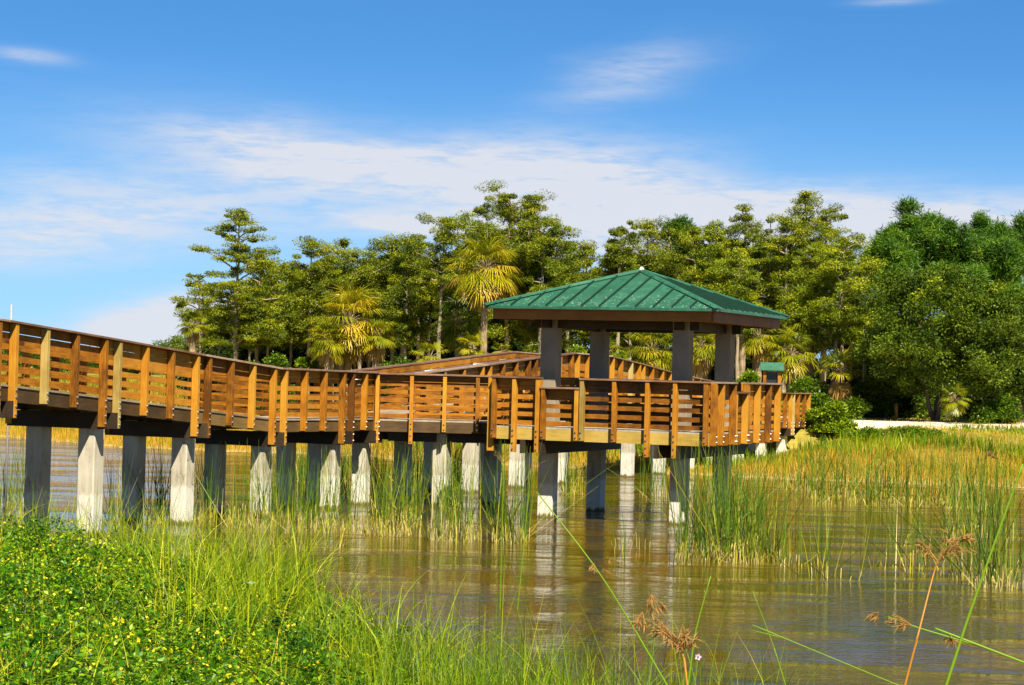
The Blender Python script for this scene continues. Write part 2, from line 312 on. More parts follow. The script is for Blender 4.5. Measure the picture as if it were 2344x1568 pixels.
def gz(P):
    P = np.atleast_2d(np.asarray(P, float)); x, y = P[:, 0], P[:, 1]; d = lake_sd(P)
    near = y < 45
    top = np.where(near, 1.5, 1.05 + .53 * sm((x + 4) / 10)); run = np.where(near, 9.0, 17.0)
    land = top * sm(d / run) ** .9 + .04 * wob(x, y, .9, 1) * sm(d / 2) + np.clip((y - 120) / 400, 0, 3) * .8
    # a low sandy inlet runs in under the boardwalk, with a short steep bank at its end
    c = np.exp(-((x - (1.0 + (y - 64.7) * .424)) / 3.2) ** 2) * (1 - sm((y - 86.2) / 2.6)) * (y > 45)
    land = land * (1 - .9 * c)
    return np.where(d > 0, land + .02, np.maximum(-1.3, d * .22))
def gz1(x, y): return float(gz([(x, y)])[0])
xs = np.concatenate([np.array([-3000, -900, -300, -140, -80]), np.arange(-50, 50.1, .8), np.array([80, 140, 300, 900, 3000])])
ys = np.concatenate([np.array([-400, -60, -10]), np.arange(0, 130.1, .8), np.array([150, 180, 230, 320, 600, 1500, 4500])])
GX, GY = np.meshgrid(xs, ys); P = np.stack([GX.ravel(), GY.ravel()], 1); Z = gz(P); nx, ny = len(xs), len(ys)
ii, jj = np.meshgrid(np.arange(nx - 1), np.arange(ny - 1)); q = (jj * nx + ii).ravel()
link('ground', mesh_np('ground', np.column_stack([P, Z]), np.stack([q, q + 1, q + nx + 1, q + nx], 1), M_ground, smooth=True))['kind'] = 'structure'
w = link('pond_water', mesh_np('pond_water', [(-110, 2, 0), (60, 2, 0), (60, 110, 0), (-110, 110, 0)], [(0, 1, 2, 3)], M_water)); w['kind'] = 'structure'; w.name = 'water'

# ------------------------------------------------------------------ main boardwalk
NEAR = [(-12.47, 28.2, 4.18), (-11.23, 31.4, 4.18), (-9.99, 34.6, 4.12), (-8.75, 37.8, 3.90), (-7.51, 40.96, 3.67), (-6.29, 44.33, 3.43), (-5.04, 47.27, 3.20), (-3.80, 50.4, 3.17), (-3.22, 52.2, 3.16),
        (-2.37, 55.0, 3.16), (-.75, 58.7, 3.43), (.5, 61.7, 3.65), (1.78, 64.7, 3.86), (2.95, 67.45, 3.82), (4.05, 70.0, 3.62), (5.25, 72.8, 3.38), (6.45, 75.7, 3.19), (7.5, 78.1, 3.05), (8.7, 81.0, 2.88), (9.85, 83.7, 2.74), (10.95, 86.3, 2.72), (12.0, 88.8, 2.72)]
WID, RAILH, STR = 1.85, 1.10, .25
OPEN = 8                          # bay 8 (between bents 8 and 9) is open on the near side
bents = []
for i, (x, y, zc) in enumerate(NEAR):
    a = NEAR[max(i - 1, 0)]; b = NEAR[min(i + 1, len(NEAR) - 1)]; d = Vector((b[0] - a[0], b[1] - a[1])).normalized(); n = Vector((-d.y, d.x))
    bents.append(dict(p=Vector((x, y)), d=d, n=n, f=Vector((x, y)) + n * WID, zc=zc, zd=zc - RAILH))
BW = empty('boardwalk', (-5.04, 47.27, 0), label='long raised wooden boardwalk on concrete piles running from the left edge to the shore', cat='boardwalk')
def par(o, parent, loc, rz=0.0):
    o.parent = parent; o.location = Vector(loc) - parent.location if parent.parent is None else Vector(loc); o.rotation_euler.z = rz; return o
mesh_cache = {}
def post_mesh(h_top, h_bot, pale=False, key=None):
    """post from -h_bot to h_top; local x along the rail, local -y outwards; bolts at the stringer"""
    k = (round(h_top, 2), round(h_bot, 2), pale)
    if k not in mesh_cache:
        b = MB().box(-.047, .047, -.142, -.003, -h_bot, h_top); me = b.mesh('post', M_postpale if pale else M_post, bevel=.006)
        mesh_cache[k] = me
    return mesh_cache[k]
bolt_me = MB().tube([(0, -.142, 0), (0, -.165, 0)], [.022, .016], 8).mesh('bolt', M_bolt)
def rail_posts(parent, A, B, zA, zB, ts, low=(), long=(), outward=-1, bolts=True, top=RAILH - .04):
    """posts between plan points A and B (outer face of the stringer is the line AB, outside on the right of A->B when outward=-1)"""
    d = (B - A); Ln = d.length; d = d / Ln; rz = math.atan2(d.y, d.x) + (0 if outward == -1 else PI)
    for j, tt in enumerate(ts):
        p = A + d * tt; z = zA + (zB - zA) * tt / Ln
        hb = .27 + (.30 if j in long else 0); ht = top - (.21 if j in low else 0)
        pale = random.random() < .07
        o = par(link('post', post_mesh(ht, hb, pale)), parent, (p.x, p.y, z), rz)
        if bolts:
            for zb in ([-.08, -.2] + ([-.36, -.5] if j in long else [])):
                bb = link('bolt', bolt_me, o); bb.location = (0, 0, zb)
        if pale: o['label'] = 'pale weathered railing post'
def rail_bay(parent, A, B, zA, zB, outward=-1, low=False, n_sl=5, cap=True, pipe=False):
    """cap, top board and slats of one bay; zA, zB deck heights"""
    d = (B - A); Ln = d.length; d = d / Ln; dz = zB - zA
    if outward == -1: O, rz, z0, s = A, math.atan2(d.y, d.x), zA, dz
    else: O, rz, z0, s = B, math.atan2(-d.y, -d.x), zB, -dz
    drop = .21 if low else 0
    top = RAILH - drop
    if cap:
        o = par(MB().box(0, Ln, -.16, .055, top - .04, top, s).build('cap_rail', M_cap, bevel=.004), parent, (O.x, O.y, z0), rz)
    b = MB().box(.002, Ln - .002, .002, .04, top - .19, top - .042, s)
    k = 5 if not low else 4
    for i in range(k):
        zb = .035 + i * .19 - (0 if not low else 0)
        b.box(.002, Ln - .002, .002 + random.uniform(0, .003), .04, zb + random.uniform(-.004, .004), zb + .10, s + random.uniform(-.006, .006))
    par(b.build('rail_boards', M_board), parent, (O.x, O.y, z0), rz)
    if pipe:
        zp = top - .235; mb = MB().tube([(0, .12, zp), (Ln, .12, zp + s)], .024, 8)
        for q in (.15, .5, .85): mb.tube([(Ln * q, .04, zp - .06 + s * q), (Ln * q, .12, zp - .06 + s * q), (Ln * q, .12, zp + s * q)], .009, 6)
        par(mb.build('handrail', M_pipe, smooth=True), parent, (O.x, O.y, z0), rz)
PIPEBAYS = {0, 1, 2, 3, 4, 5, 9, 10, 11, 13, 14, 15, 16}
pile_me = MB().box(-.178, .178, -.178, .178, -3.2, 0).mesh('pile', M_conc, bevel=.018)
for i in range(len(bents) - 1):
    a, b = bents[i], bents[i + 1]
    # deck boards across the walk, one mesh per bay
    mb = MB(); Ln = (b['p'] - a['p']).length; nb = max(2, int(Ln / .145))
    for k in range(nb):
        q0, q1 = k / nb, (k + 1) / nb - .006 / Ln
        pts = []
        for q in (q0, q1):
            for s_ in ('p', 'f'):
                P_ = a[s_].lerp(b[s_], q) ; z = a['zd'] + (b['zd'] - a['zd']) * q
                out = -.02 if s_ == 'p' else .02
                P_ = P_ + a['n'] * out; pts.append((P_.x, P_.y, z))
        th = .038
        v = [(x, y, z - th) for x, y, z in pts] + pts
        mb.add(v, [(0, 2, 3, 1), (4, 5, 7, 6), (0, 1, 5, 4), (1, 3, 7, 5), (3, 2, 6, 7), (2, 0, 4, 6)])
    par(mb.build('deck_boards', M_deck), BW, (0, 0, 0))
    # stringers
    for (A_, B_, s_) in ((a['p'] + a['n'] * .0, b['p'] + b['n'] * .0, 1), (a['f'], b['f'], -1)):
        d = (B_ - A_); ln = d.length; rz = math.atan2(d.y, d.x); y0, y1 = (0.0, .06) if s_ == 1 else (-.06, 0.0)
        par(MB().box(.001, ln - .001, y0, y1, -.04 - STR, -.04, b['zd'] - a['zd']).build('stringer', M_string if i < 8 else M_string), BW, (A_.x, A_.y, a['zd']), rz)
for i, a in enumerate(bents):
    if i == 9: pass
    rz = math.atan2(a['d'].y, a['d'].x); zt = a['zd'] - .04 - STR
    if i not in (8,):
        be = par(empty('bent', (0, 0, 0)), BW, (a['p'].x, a['p'].y, 0), rz)
        for off in ((.30, 1.44) if i > 0 else (.30, 1.44)):
            o = link('pile', pile_me, be); o.location = (0, off, zt + .02)
        for s_ in (-1, 1):
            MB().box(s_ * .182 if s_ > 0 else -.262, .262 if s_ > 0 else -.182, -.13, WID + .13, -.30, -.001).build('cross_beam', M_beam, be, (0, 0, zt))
        for s_ in (-.222, .222):
            o = link('beam_bracket', MB().box(-.075, .075, -.135, -.131 + .0, -.29, .02).mesh('x', M_post), be, (s_, 0, zt)) if False else None
    else:
        be = par(empty('bent', (0, 0, 0)), BW, (a['p'].x, a['p'].y, 0), rz)
        for off in (.30, 1.44): link('pile', pile_me, be).location = (0, off, zt + .02)
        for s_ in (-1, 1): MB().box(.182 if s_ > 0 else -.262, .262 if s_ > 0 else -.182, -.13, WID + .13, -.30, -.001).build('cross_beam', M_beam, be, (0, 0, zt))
for i in range(len(bents) - 1):
    a, b = bents[i], bents[i + 1]
    for side in (0, 1):
        if side == 0 and i == OPEN: continue
        A_, B_ = (a['p'], b['p']) if side == 0 else (a['f'], b['f']); Ln = (B_ - A_).length
        if Ln > 2.6: ts = [.25, .25 + (Ln - .5) / 3, .25 + 2 * (Ln - .5) / 3, Ln - .25]; lg = (0, 3)
        elif Ln > 1.9 and i > 12: ts = [.25, Ln / 2, Ln - .25]; lg = (0, 2)
        else: ts = [.25, Ln / 2 + .1, Ln - .04]; lg = (0, 2)
        if i > 12 and Ln > 2.6: ts = [.2, Ln / 3 + .03, 2 * Ln / 3, Ln - .2]
        if i < 2 and side == 1 and False: continue
        rail_posts(BW, A_, B_, a['zd'], b['zd'], ts, long=lg, outward=-1 if side == 0 else 1, bolts=(side == 0))
        rail_bay(BW, A_, B_, a['zd'], b['zd'], outward=-1 if side == 0 else 1, pipe=i in PIPEBAYS)

# ------------------------------------------------------------------ square viewing platform with its link deck
TH = R(-22.73); U = Vector((math.cos(TH), math.sin(TH))); V_ = Vector((-math.sin(TH), math.cos(TH))); C0 = Vector((2.921, 50.37))
PZ = 3.14 - RAILH; HP = 2.52
def pl(a, b): return C0 + U * a + V_ * b
VP = empty('viewing_platform', (C0.x, C0.y, 0), label='square wooden viewing deck with slatted railing and yellow fascia under the green roof', cat='viewing deck')
def plank_deck(parent, quad, z, n, name='deck_boards'):
    mb = MB(); a, b, c, d = quad
    for k in range(n):
        q0, q1 = k / n, (k + .96) / n
        p = [a.lerp(b, q0), a.lerp(b, q1), d.lerp(c, q1), d.lerp(c, q0)]
        v = [(x.x, x.y, z - .038) for x in p] + [(x.x, x.y, z) for x in p]
        mb.add(v, [(0, 3, 2, 1), (4, 5, 6, 7), (0, 1, 5, 4), (1, 2, 6, 5), (2, 3, 7, 6), (3, 0, 4, 7)])
    return par(mb.build(name, M_deck), parent, (0, 0, 0))
plank_deck(VP, (pl(-HP, -HP), pl(HP, -HP), pl(HP, HP), pl(-HP, HP)), PZ, 36)
FLc, FRc, BRc, BLc = pl(-HP, -HP), pl(HP, -HP), pl(HP, HP), pl(-HP, HP)
J0 = Vector((-3.20, 52.16)); J1 = FLc + V_ * 3.42; J2 = BLc; J3 = bents[9]['p'] + Vector((.02, -.01))
plank_deck(VP, (J0 + Vector((.03, 0)), J1, J2, J3), PZ + .003, 30)
def fascia(parent, A, B, z, mat, outward=-1, name='fascia_board'):
    d = B - A; ln = d.length; rz = math.atan2(d.y, d.x)
    par(MB().box(.002, ln - .002, 0.0, .05, -.04 - .25, -.04).build(name, mat), parent, (A.x, A.y, z), rz)
def side(A, B, posts, longs=(), lows=(), lowspan=None, mat=None):
    rail_posts(VP, A, B, PZ, PZ, posts, long=longs, low=lows)
    d = (B - A); Ln = d.length; d = d / Ln
    segs = [(0, Ln, False)] if not lowspan else [(0, lowspan[0], False), (lowspan[0], lowspan[1], True), (lowspan[1], Ln, False)]
    for s0, s1, lw in segs:
        rail_bay(VP, A + d * s0, A + d * s1, PZ, PZ, low=lw)
    fascia(VP, A, B, PZ, mat or M_fascia)
side(FLc, FRc, [.05, .54, 1.10, 1.23, 2.02, 2.14, 2.89, 3.65, 4.28, 4.97], longs=(1, 2, 7, 8), lows=(3, 4), lowspan=(1.16, 2.08))
side(FRc, BRc, [.04, .55, 1.42, 1.53, 2.34, 2.44, 3.3, 4.2, 4.98], lows=(3, 4), lowspan=(1.48, 2.39), mat=M_post)
side(BRc, BLc, [.05, .9, 1.75, 2.6, 3.45, 4.3, 4.98])
side(J1, FLc, [.05, .9, 1.75, 2.6, 3.37], longs=(4,))
side(J0, J1, [.05, .86, 1.64, 2.42, 3.2, 4.0], longs=(0, 1), mat=M_string)
side(J2, J3, [.1, 1.1, 2.1, 3.1, 4.1])
for su in (-1, 1):
    for s_ in (-1, 1):
        x0 = su * 1.555 + s_ * .222; A = pl(x0, -HP - .10); rz = math.atan2(V_.y, V_.x)
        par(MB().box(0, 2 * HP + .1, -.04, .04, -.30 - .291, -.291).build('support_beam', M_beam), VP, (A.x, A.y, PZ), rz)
for k in range(9):                                                   # joists under the deck
    A = pl(-HP + .07, -HP + .3 + k * .55)
    par(MB().box(0, 2 * HP - .14, -.02, .02, -.287, -.042).build('joist', M_string), VP, (A.x, A.y, PZ), TH)
# piles of the link deck
for p in (Vector((-1.6, 52.6)), Vector((-.4, 54.1))):
    o = par(link('pile', pile_me), VP, (p.x, p.y, PZ - .29), TH)
for p0, p1 in ((Vector((-2.9, 52.5)), Vector((1.2, 52.5))), (Vector((-2.2, 54.3)), Vector((1.5, 53.3)))):
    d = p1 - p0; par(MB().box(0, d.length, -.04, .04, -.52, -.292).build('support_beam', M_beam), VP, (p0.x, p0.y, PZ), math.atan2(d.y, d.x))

# ------------------------------------------------------------------ gazebo
GZ = empty('gazebo', (C0.x, C0.y, 0), TH, label='open gazebo with a green standing-seam metal pyramid roof on four square grey columns', cat='gazebo')
EZ, AZ, HR, HF = 4.70, 5.62, 2.704, 2.57
for a in (-1, 1):
    for b in (-1, 1):
        link('column', MB().box(-.185, .185, -.185, .185, PZ + .002, EZ - .20).mesh('column', M_stucco, bevel=.012), GZ, (a * 1.555, b * 1.555, 0))
        link('pile', MB().box(-.178, .178, -.178, .178, -1.3, PZ - .04).mesh('pile', M_conc, bevel=.018), GZ, (a * 1.555, b * 1.555, 0))
rf = MB(); th = .03
q = [(-HR, -HR), (HR, -HR), (HR, HR), (-HR, HR)]
rf.add([(x, y, 0) for x, y in q] + [(0, 0, AZ - EZ)] + [(x, y, -th) for x, y in q] + [(0, 0, AZ - EZ - th)],
       [(0, 1, 4), (1, 2, 4), (2, 3, 4), (3, 0, 4), (6, 5, 9), (7, 6, 9), (8, 7, 9), (5, 8, 9), (0, 5, 6, 1), (1, 6, 7, 2), (2, 7, 8, 3), (3, 8, 5, 0)])
roof = rf.build('roof', M_roof, GZ, (0, 0, EZ))
hh = AZ - EZ; nseam = 13
for k in range(4):
    ca, sa = math.cos(k * PI / 2), math.sin(k * PI / 2); mb = MB()
    for j in range(nseam):
        x = -HR + (j + .5) * 2 * HR / nseam; y1 = -abs(x)
        z1 = (1 - abs(x) / HR) * hh
        if z1 < .03: continue
        pr = []
        for dx in (-.014, .014):
            pr += [(x + dx, -HR - .002, .0), (x + dx, y1, z1), (x + dx, y1, z1 + .045), (x + dx, -HR - .002, .045)]
        pr = [(px * ca - py * sa, px * sa + py * ca, pz) for px, py, pz in pr]
        mb.add(pr, [(0, 1, 2, 3), (7, 6, 5, 4), (3, 2, 6, 7), (0, 3, 7, 4), (1, 5, 6, 2)])
    mb.build('seams', M_seam, roof)
    # hip cap
    hp = MB(); dirx, diry = (-1 * ca + 1 * sa), (-1 * sa - 1 * ca)
    c1 = Vector((dirx * HR * 1.005, diry * HR * 1.005, .0)); c2 = Vector((0, 0, hh)); pv = Vector((-diry, dirx, 0)).normalized() * .11
    nrmv = Vector((0, 0, .035))
    hp.add([c1 - pv + Vector((0, 0, .004)), c1 + pv + Vector((0, 0, .004)), c2 + pv * .6, c2 - pv * .6, c1 + nrmv + Vector((0, 0, .02)), c2 + nrmv + Vector((0, 0, .03))],
           [(0, 4, 5, 3), (4, 1, 2, 5), (0, 1, 4), (3, 5, 2)])
    hp.build('hip_cap', M_roof2, roof)
    # eave trim, fascia
    et = MB().box(-HR - .004, HR + .004, -HR - .006, -HR + .02, -.06, -.001).build('eave_trim', M_roof2, roof, (0, 0, 0), k * PI / 2)
    fb = MB().box(-HF, HF - .06, -HF, -HF + .055, -.285, -.035).build('fascia_board', M_eave, GZ, (0, 0, EZ), k * PI / 2)
    bm_ = MB().box(-1.95, 1.95, -1.64, -1.47, -.45, -.25).build('roof_beam', M_beam, GZ, (0, 0, EZ - .002 - .001 * (k % 2)), k * PI / 2)
MB().box(-HF + .07, HF - .07, -HF + .07, HF - .07, -.245, -.215).build('soffit', M_eave, GZ, (0, 0, EZ))
MB().tube([(0, 0, -.02), (0, 0, .05), (0, 0, .10)], [.07, .06, .02], 10).build('finial', M_white, roof, (0, 0, hh), smooth=True)

# ------------------------------------------------------------------ kiosk, poles
KX, KY = 10.35, 87.4; kz = 1.62
KK = empty('notice_kiosk', (KX, KY, kz), R(-4), label='small notice kiosk with a green metal roof at the shore end of the boardwalk', cat='kiosk')
for s_ in (-1, 1): MB().box(s_ * .29 - .065, s_ * .29 + .065, -.16, .10, 0, 1.98).build('post', M_post, KK, bevel=.006)
MB().box(-.215, .215, -.03, .03, 1.02, 1.9).build('notice_panel', M_panel, KK)
MB().box(-.218, .218, -.06, .06, .93, 1.016).build('crossbar', M_post, KK)
MB().add([(-.50, -.30, 1.98), (.46, -.30, 1.98), (.46, 0, 2.28), (-.46, 0, 2.28), (.48, .36, 1.98), (-.48, .36, 1.98), (-.50, -.30, 1.95), (.46, -.30, 1.95), (.48, .36, 1.95), (-.48, .36, 1.95)],
         [(0, 1, 2, 3), (3, 2, 4, 5), (6, 9, 8, 7), (0, 6, 7, 1), (5, 4, 8, 9), (1, 7, 8, 4, 2), (0, 3, 5, 9, 6)]).build('roof', M_roof2, KK)
o = MB().tube([(0, 0, 0), (0, 0, 4.95)], [.024, .019], 8).build('pole', M_pole, None, (-10.25, 45.0, -.6), smooth=True)
tag(o, 'thin grey pole sticking up behind the boardwalk railing at the far left', 'pole')
o = MB().tube([(0, 0, 0), (0.01, 0, .35), (0, .01, .72)], [.075, .07, .065], 8).build('marker_post', plain('orange_stake', (.62, .24, .03)), None, (16.9, 96.5, gz1(16.9, 96.5)), smooth=True)
tag(o, 'short orange stake standing at the edge of the trees behind the sandy track', 'marker post')

# ================================================================== PLANTS
def hz(px): return 853.0 + (px - 1172) * .0263
def XA(px, Y, py=800):                       # plan position of a plant seen at that share of the view, Y metres out
    return (px - 1172 + .0263 * (py - 784)) / 5040.0 * Y
def ZA(px, py, Y): return EYE + (hz(px) - py) / 5040.0 * Y
def unit(v): return v / np.maximum(np.linalg.norm(v, axis=1, keepdims=True), 1e-9)
def kites(C, T, Nn, Ls, Ws, fold=None):
    T = unit(T); S = unit(np.cross(T, Nn)); Ls = np.asarray(Ls)[:, None]; Ws = np.asarray(Ws)[:, None]
    a, b, c, d = C, C + T * Ls * .45 + S * Ws * .5, C + T * Ls, C + T * Ls * .45 - S * Ws * .5
    V = np.stack([a, b, c, d], 1).reshape(-1, 3); F = np.arange(len(C) * 4).reshape(-1, 4); return V, F
def sph(n): return unit(rng.normal(size=(n, 3)))
def reseed(k):
    global rng
    rng = np.random.default_rng(int(abs(k))); random.seed(int(abs(k)))
def blades(base, az, H, lean, curl, wid, segs, taper=.15, face=None):
    """strips; returns V,F and the position along the blade of every face"""
    n = len(base); t = np.linspace(0, 1, segs + 1); d = np.stack([np.cos(az), np.sin(az)], 1)
    hor = (lean[:, None] * t + curl[:, None] * t ** 2.2) * H[:, None]
    drop = np.clip(curl, 0, None)[:, None] * .55 * t ** 3
    z = base[:, 2:3] + H[:, None] * (t * (1 - .12 * np.abs(lean[:, None])) - drop)
    fa = (rng.uniform(0, PI, n) if face is None else face); s = np.stack([np.cos(fa), np.sin(fa)], 1)
    w = wid[:, None] * (1 - (1 - taper) * t ** 1.5)
    P = np.stack([base[:, :1] + d[:, :1] * hor, base[:, 1:2] + d[:, 1:] * hor, z], 2)
    o = np.stack([s[:, :1] * w * .5, s[:, 1:] * w * .5, np.zeros_like(w)], 2)
    V = np.stack([P - o, P + o], 2).reshape(n, -1, 3)
    k = np.arange(segs) * 2; f = np.stack([k, k + 1, k + 3, k + 2], 1)[None] + (np.arange(n) * (segs + 1) * 2)[:, None, None]
    return V.reshape(-1, 3), f.reshape(-1, 4), np.tile((t[:-1] + t[1:]) / 2, (n, 1)).ravel()
def join(parts):
    Vs, Fs, Cs, k = [], [], [], 0
    for V, F, c in parts: Vs.append(V); Fs.append(F + k); Cs.append(c); k += len(V)
    return np.concatenate(Vs), np.concatenate(Fs), np.concatenate(Cs)
def limb(mb, p0, p1, r0, r1, sag=.0, n=5, wig=.08):
    p0, p1 = Vector(p0), Vector(p1); L_ = (p1 - p0).length; pts = []
    for i in range(n + 1):
        t = i / n; p = p0.lerp(p1, t); p.z += sag * L_ * 4 * t * (1 - t)
        if 0 < i < n: p += Vector((random.uniform(-1, 1), random.uniform(-1, 1), random.uniform(-.6, .6))) * wig * L_ / n
        pts.append(p)
    mb.tube(pts, [r0 + (r1 - r0) * i / n for i in range(n + 1)], 6, cap=False); return pts

def clump_leaves(C, rad, n, size, wid, flat=.35, shell=.5, droop=0.0, cvb=0.0, cvs=.16):
    """leaf faces through a cloud of clumps; C (m,3), rad (m,)"""
    m = len(C); idx = np.repeat(np.arange(m), n); d = sph(len(idx)); r = rng.uniform(shell ** 3, 1, len(idx)) ** (1 / 3)
    off = d * r[:, None] * rad[idx][:, None]; off[:, 2] *= flat
    P_ = C[idx] + off
    T = d * [1, 1, .5] + rng.normal(size=(len(idx), 3)) * .6; T[:, 2] -= droop
    Nn = unit(d * .5 + rng.normal(size=(len(idx), 3)) * .55 + [0, 0, .7])
    sz = size * rng.uniform(.65, 1.35, len(idx)); V, F = kites(P_, T, Nn, sz, sz * wid)
    cv = cvb + rng.normal(0, cvs, m)[idx] * .75 + rng.normal(0, cvs, len(idx)) * .95
    return V, F, cv

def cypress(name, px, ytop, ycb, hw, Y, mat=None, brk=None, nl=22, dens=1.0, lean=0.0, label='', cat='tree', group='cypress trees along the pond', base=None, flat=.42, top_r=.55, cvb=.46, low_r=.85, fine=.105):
    ycb += 25
    hw *= 1.24; nl = int(nl * 1.6)
    reseed(px * 31 + ytop * 7)
    x = XA(px, Y, (ytop + ycb) / 2); g = gz1(x, Y); zt = ZA(px, ytop, Y) - g; zc = ZA(px, ycb, Y) - g; Rr = hw / 5040.0 * Y
    root = empty(name, (x, Y, g), label=label, cat=cat, group=group)
    mb = MB(); tp = []; n = 9
    for i in range(n + 1):
        t = i / n; tp.append(Vector((lean * (t - .6) * zt * .25 + random.uniform(-.04, .04) * (i > 0), random.uniform(-.05, .05), zt * .985 * t - .1)))
    r0 = .045 + .011 * zt
    mb.tube(tp, [r0 * (1.5 if i == 0 else 1 - .86 * (i / n)) for i in range(n + 1)], 7, cap=False)
    def tr(z):
        t = min(max(z / (zt * .985), 0), .999) * n; i = int(t); return tp[i].lerp(tp[i + 1], t - i)
    C, rd = [], []; az0 = random.uniform(0, 6.28)
    for i in range(nl):
        t = (i + random.uniform(-.3, .3)) / (nl - 1); t = min(max(t, 0), 1); z = zc + (zt - zc) * t * .97
        prof = (low_r + (1 - low_r) * min(1, t / .35)) * (1 - (1 - top_r) * max(0, (t - .35) / .65) ** 1.1)
        az0 += 2.4 + random.uniform(-.9, .9); L_ = Rr * prof * random.choice((.4, .75, .9, 1.0, 1.2)) * random.uniform(.85, 1.1)
        if random.random() < .06: continue
        p0 = tr(z - L_ * .22); p1 = p0 + Vector((math.cos(az0) * L_, math.sin(az0) * L_, L_ * random.uniform(-.1, .6)))
        pts = limb(mb, p0, p1, .028 + .012 * L_, .008, .05, 5)
        k = max(2, int(L_ / .30))
        for j in range(k):
            q = .30 + .70 * (j + random.random()) / k; pp = p0.lerp(p1, q); pp.z += .05 * L_ * 4 * q * (1 - q)
            w_ = (.16 + .20 * L_ * .5) * (1.2 - .4 * q)
            C.append(pp + Vector((random.gauss(0, w_ * .7), random.gauss(0, w_ * .7), random.gauss(.03, .12)))); rd.append(random.choice((.18, .3, .4, .5)) * random.uniform(.8, 1.2) * (.6 + .28 * Rr))
    C.append(tp[-1]); rd.append(.2)
    C = np.array([tuple(c) for c in C]); rd = np.array(rd)
    V, F, cv = clump_leaves(C, rd, int(280 * dens), fine, .34, flat=flat, shell=.0, droop=.35, cvb=cvb)
    mb.build('trunk', brk or B_pale, root, smooth=True)
    link('crown', mesh_np('crown', V, F, mat or L_cyp, cv), root); return root

def pine(name, px, ytop, ycb, hw, Y, label, cvb=.42, group='pines at the right side of the wood', n=85, cat='tree'):
    reseed(px * 31 + ytop * 5)
    x = XA(px, Y, ytop); g = gz1(x, Y); zt = ZA(px, ytop, Y) - g; zc = ZA(px, ycb, Y) - g; Rr = hw / 5040.0 * Y
    root = empty(name, (x, Y, g), label=label, cat=cat, group=group); mb = MB()
    mb.tube([(0, 0, -.1), (.1, 0, zc * .6), (.05, .05, zc), (.0, 0, zt * .9)], [.17, .14, .11, .03], 7, cap=False)
    C = []
    n = int(n * 1.7); BB = [(sph(1)[0], random.uniform(.2, .8)) for _ in range(max(14, n // 7))]
    for i in range(n):
        b0_, r0_ = BB[i % len(BB)]; d = b0_ * r0_ + sph(1)[0] * [.27, .27, .15]; r = 1.0; t = min(1, max(0, d[2] * .5 + .5))
        rr = Rr * (1.0 if t < .55 else max(.25, 1 - (t - .55) * 1.1)); p = np.array([d[0] * r * rr, d[1] * r * rr, zc + (zt - zc) * t]); C.append(p)
        if i % 2 == 0: limb(mb, (0, 0, max(zc * .8, p[2] - .6 * np.hypot(p[0], p[1]))), p, .035, .01, -.03, 4)
    C = np.array(C); k = 190; idx = np.repeat(np.arange(len(C)), k); d = sph(len(idx)); d[:, 2] = np.abs(d[:, 2]) * .9 + .05 * d[:, 2]; d = unit(d)
    cen = C[idx] + rng.normal(size=(len(idx), 3)) * .17
    sz = rng.uniform(.20, .34, len(idx)); V, F = kites(cen, d, sph(len(idx)), sz, np.full(len(idx), .042))
    cv = cvb + rng.normal(0, .14, len(C))[idx] + rng.normal(0, .1, len(idx))
    mb.build('trunk', B_pine, root, smooth=True); link('crown', mesh_np('crown', V, F, L_pine, cv), root); return root

def broadleaf(name, px, ytop, ybot, hw, Y, label, cat='tree', group=None, mat=None, n=170, k=150, size=.13, rad=.62, cvb=.38, trunk=True, loc=None, depth=1.0, brk=None, dome=False):
    reseed(px * 31 + ytop * 3)
    x = XA(px, Y, ytop); g = gz1(x, Y); zt = ZA(px, ytop, Y) - g; zb = max(0.0, ZA(px, ybot, Y) - g); Rr = hw / 5040.0 * Y
    root = empty(name, (x, Y, g), label=label, cat=cat, group=group); mb = MB(); C = []; rads = []
    cz, rz_ = (zt + zb) / 2, (zt - zb) / 2
    if dome: zb = 0.0; cz, rz_ = 0.0, zt
    nb = max(6, int(n / 14)); B_ = []
    for i in range(nb):
        d = sph(1)[0]
        if dome: d[2] = abs(d[2])
        elif i % 3: d[1] = -abs(d[1])
        r = random.uniform(.55, .80); B_.append((d[0] * Rr * r, d[1] * Rr * r * depth, cz + d[2] * rz_ * r, random.uniform(.24, .40)))
    for i in range(n):
        bx_, by_, bz_, br = B_[i % nb]; d = sph(1)[0]; d[2] = abs(d[2]) * 1.1 - .25; r = random.uniform(.8, 1.05) * br
        C.append([bx_ + d[0] * Rr * r, by_ + d[1] * Rr * r * depth, max(.1, bz_ + d[2] * min(Rr, rz_ * 1.2) * r)]); rads.append(rad * random.uniform(.5, 1.0))
    C = np.array(C)
    if trunk:
        for s_ in range(3 if zb > .5 or not dome else 4):
            a = s_ * 2.1 + px; limb(mb, (0.08 * math.cos(a), .08 * math.sin(a), -.1), (math.cos(a) * Rr * .3, math.sin(a) * Rr * .3, cz), .05 + .02 * rz_, .03, .02, 5, .2)
        for i in range(0, n, 6): limb(mb, (C[i][0] * .25, C[i][1] * .25, max(.15, cz - rz_ * .5)), C[i], .03, .008, .04, 4)
        mb.build('trunk' if cat == 'tree' else 'stems', brk or B_dark, root, smooth=True)
    V, F, cv = clump_leaves(C, np.array(rads), k, size, .5, flat=.7, shell=.25, cvb=cvb, cvs=.17)
    V[:, 2] = np.maximum(V[:, 2], .02)
    link('crown' if cat == 'tree' else 'foliage', mesh_np('crown', V, F, mat or L_oak, cv), root); return root

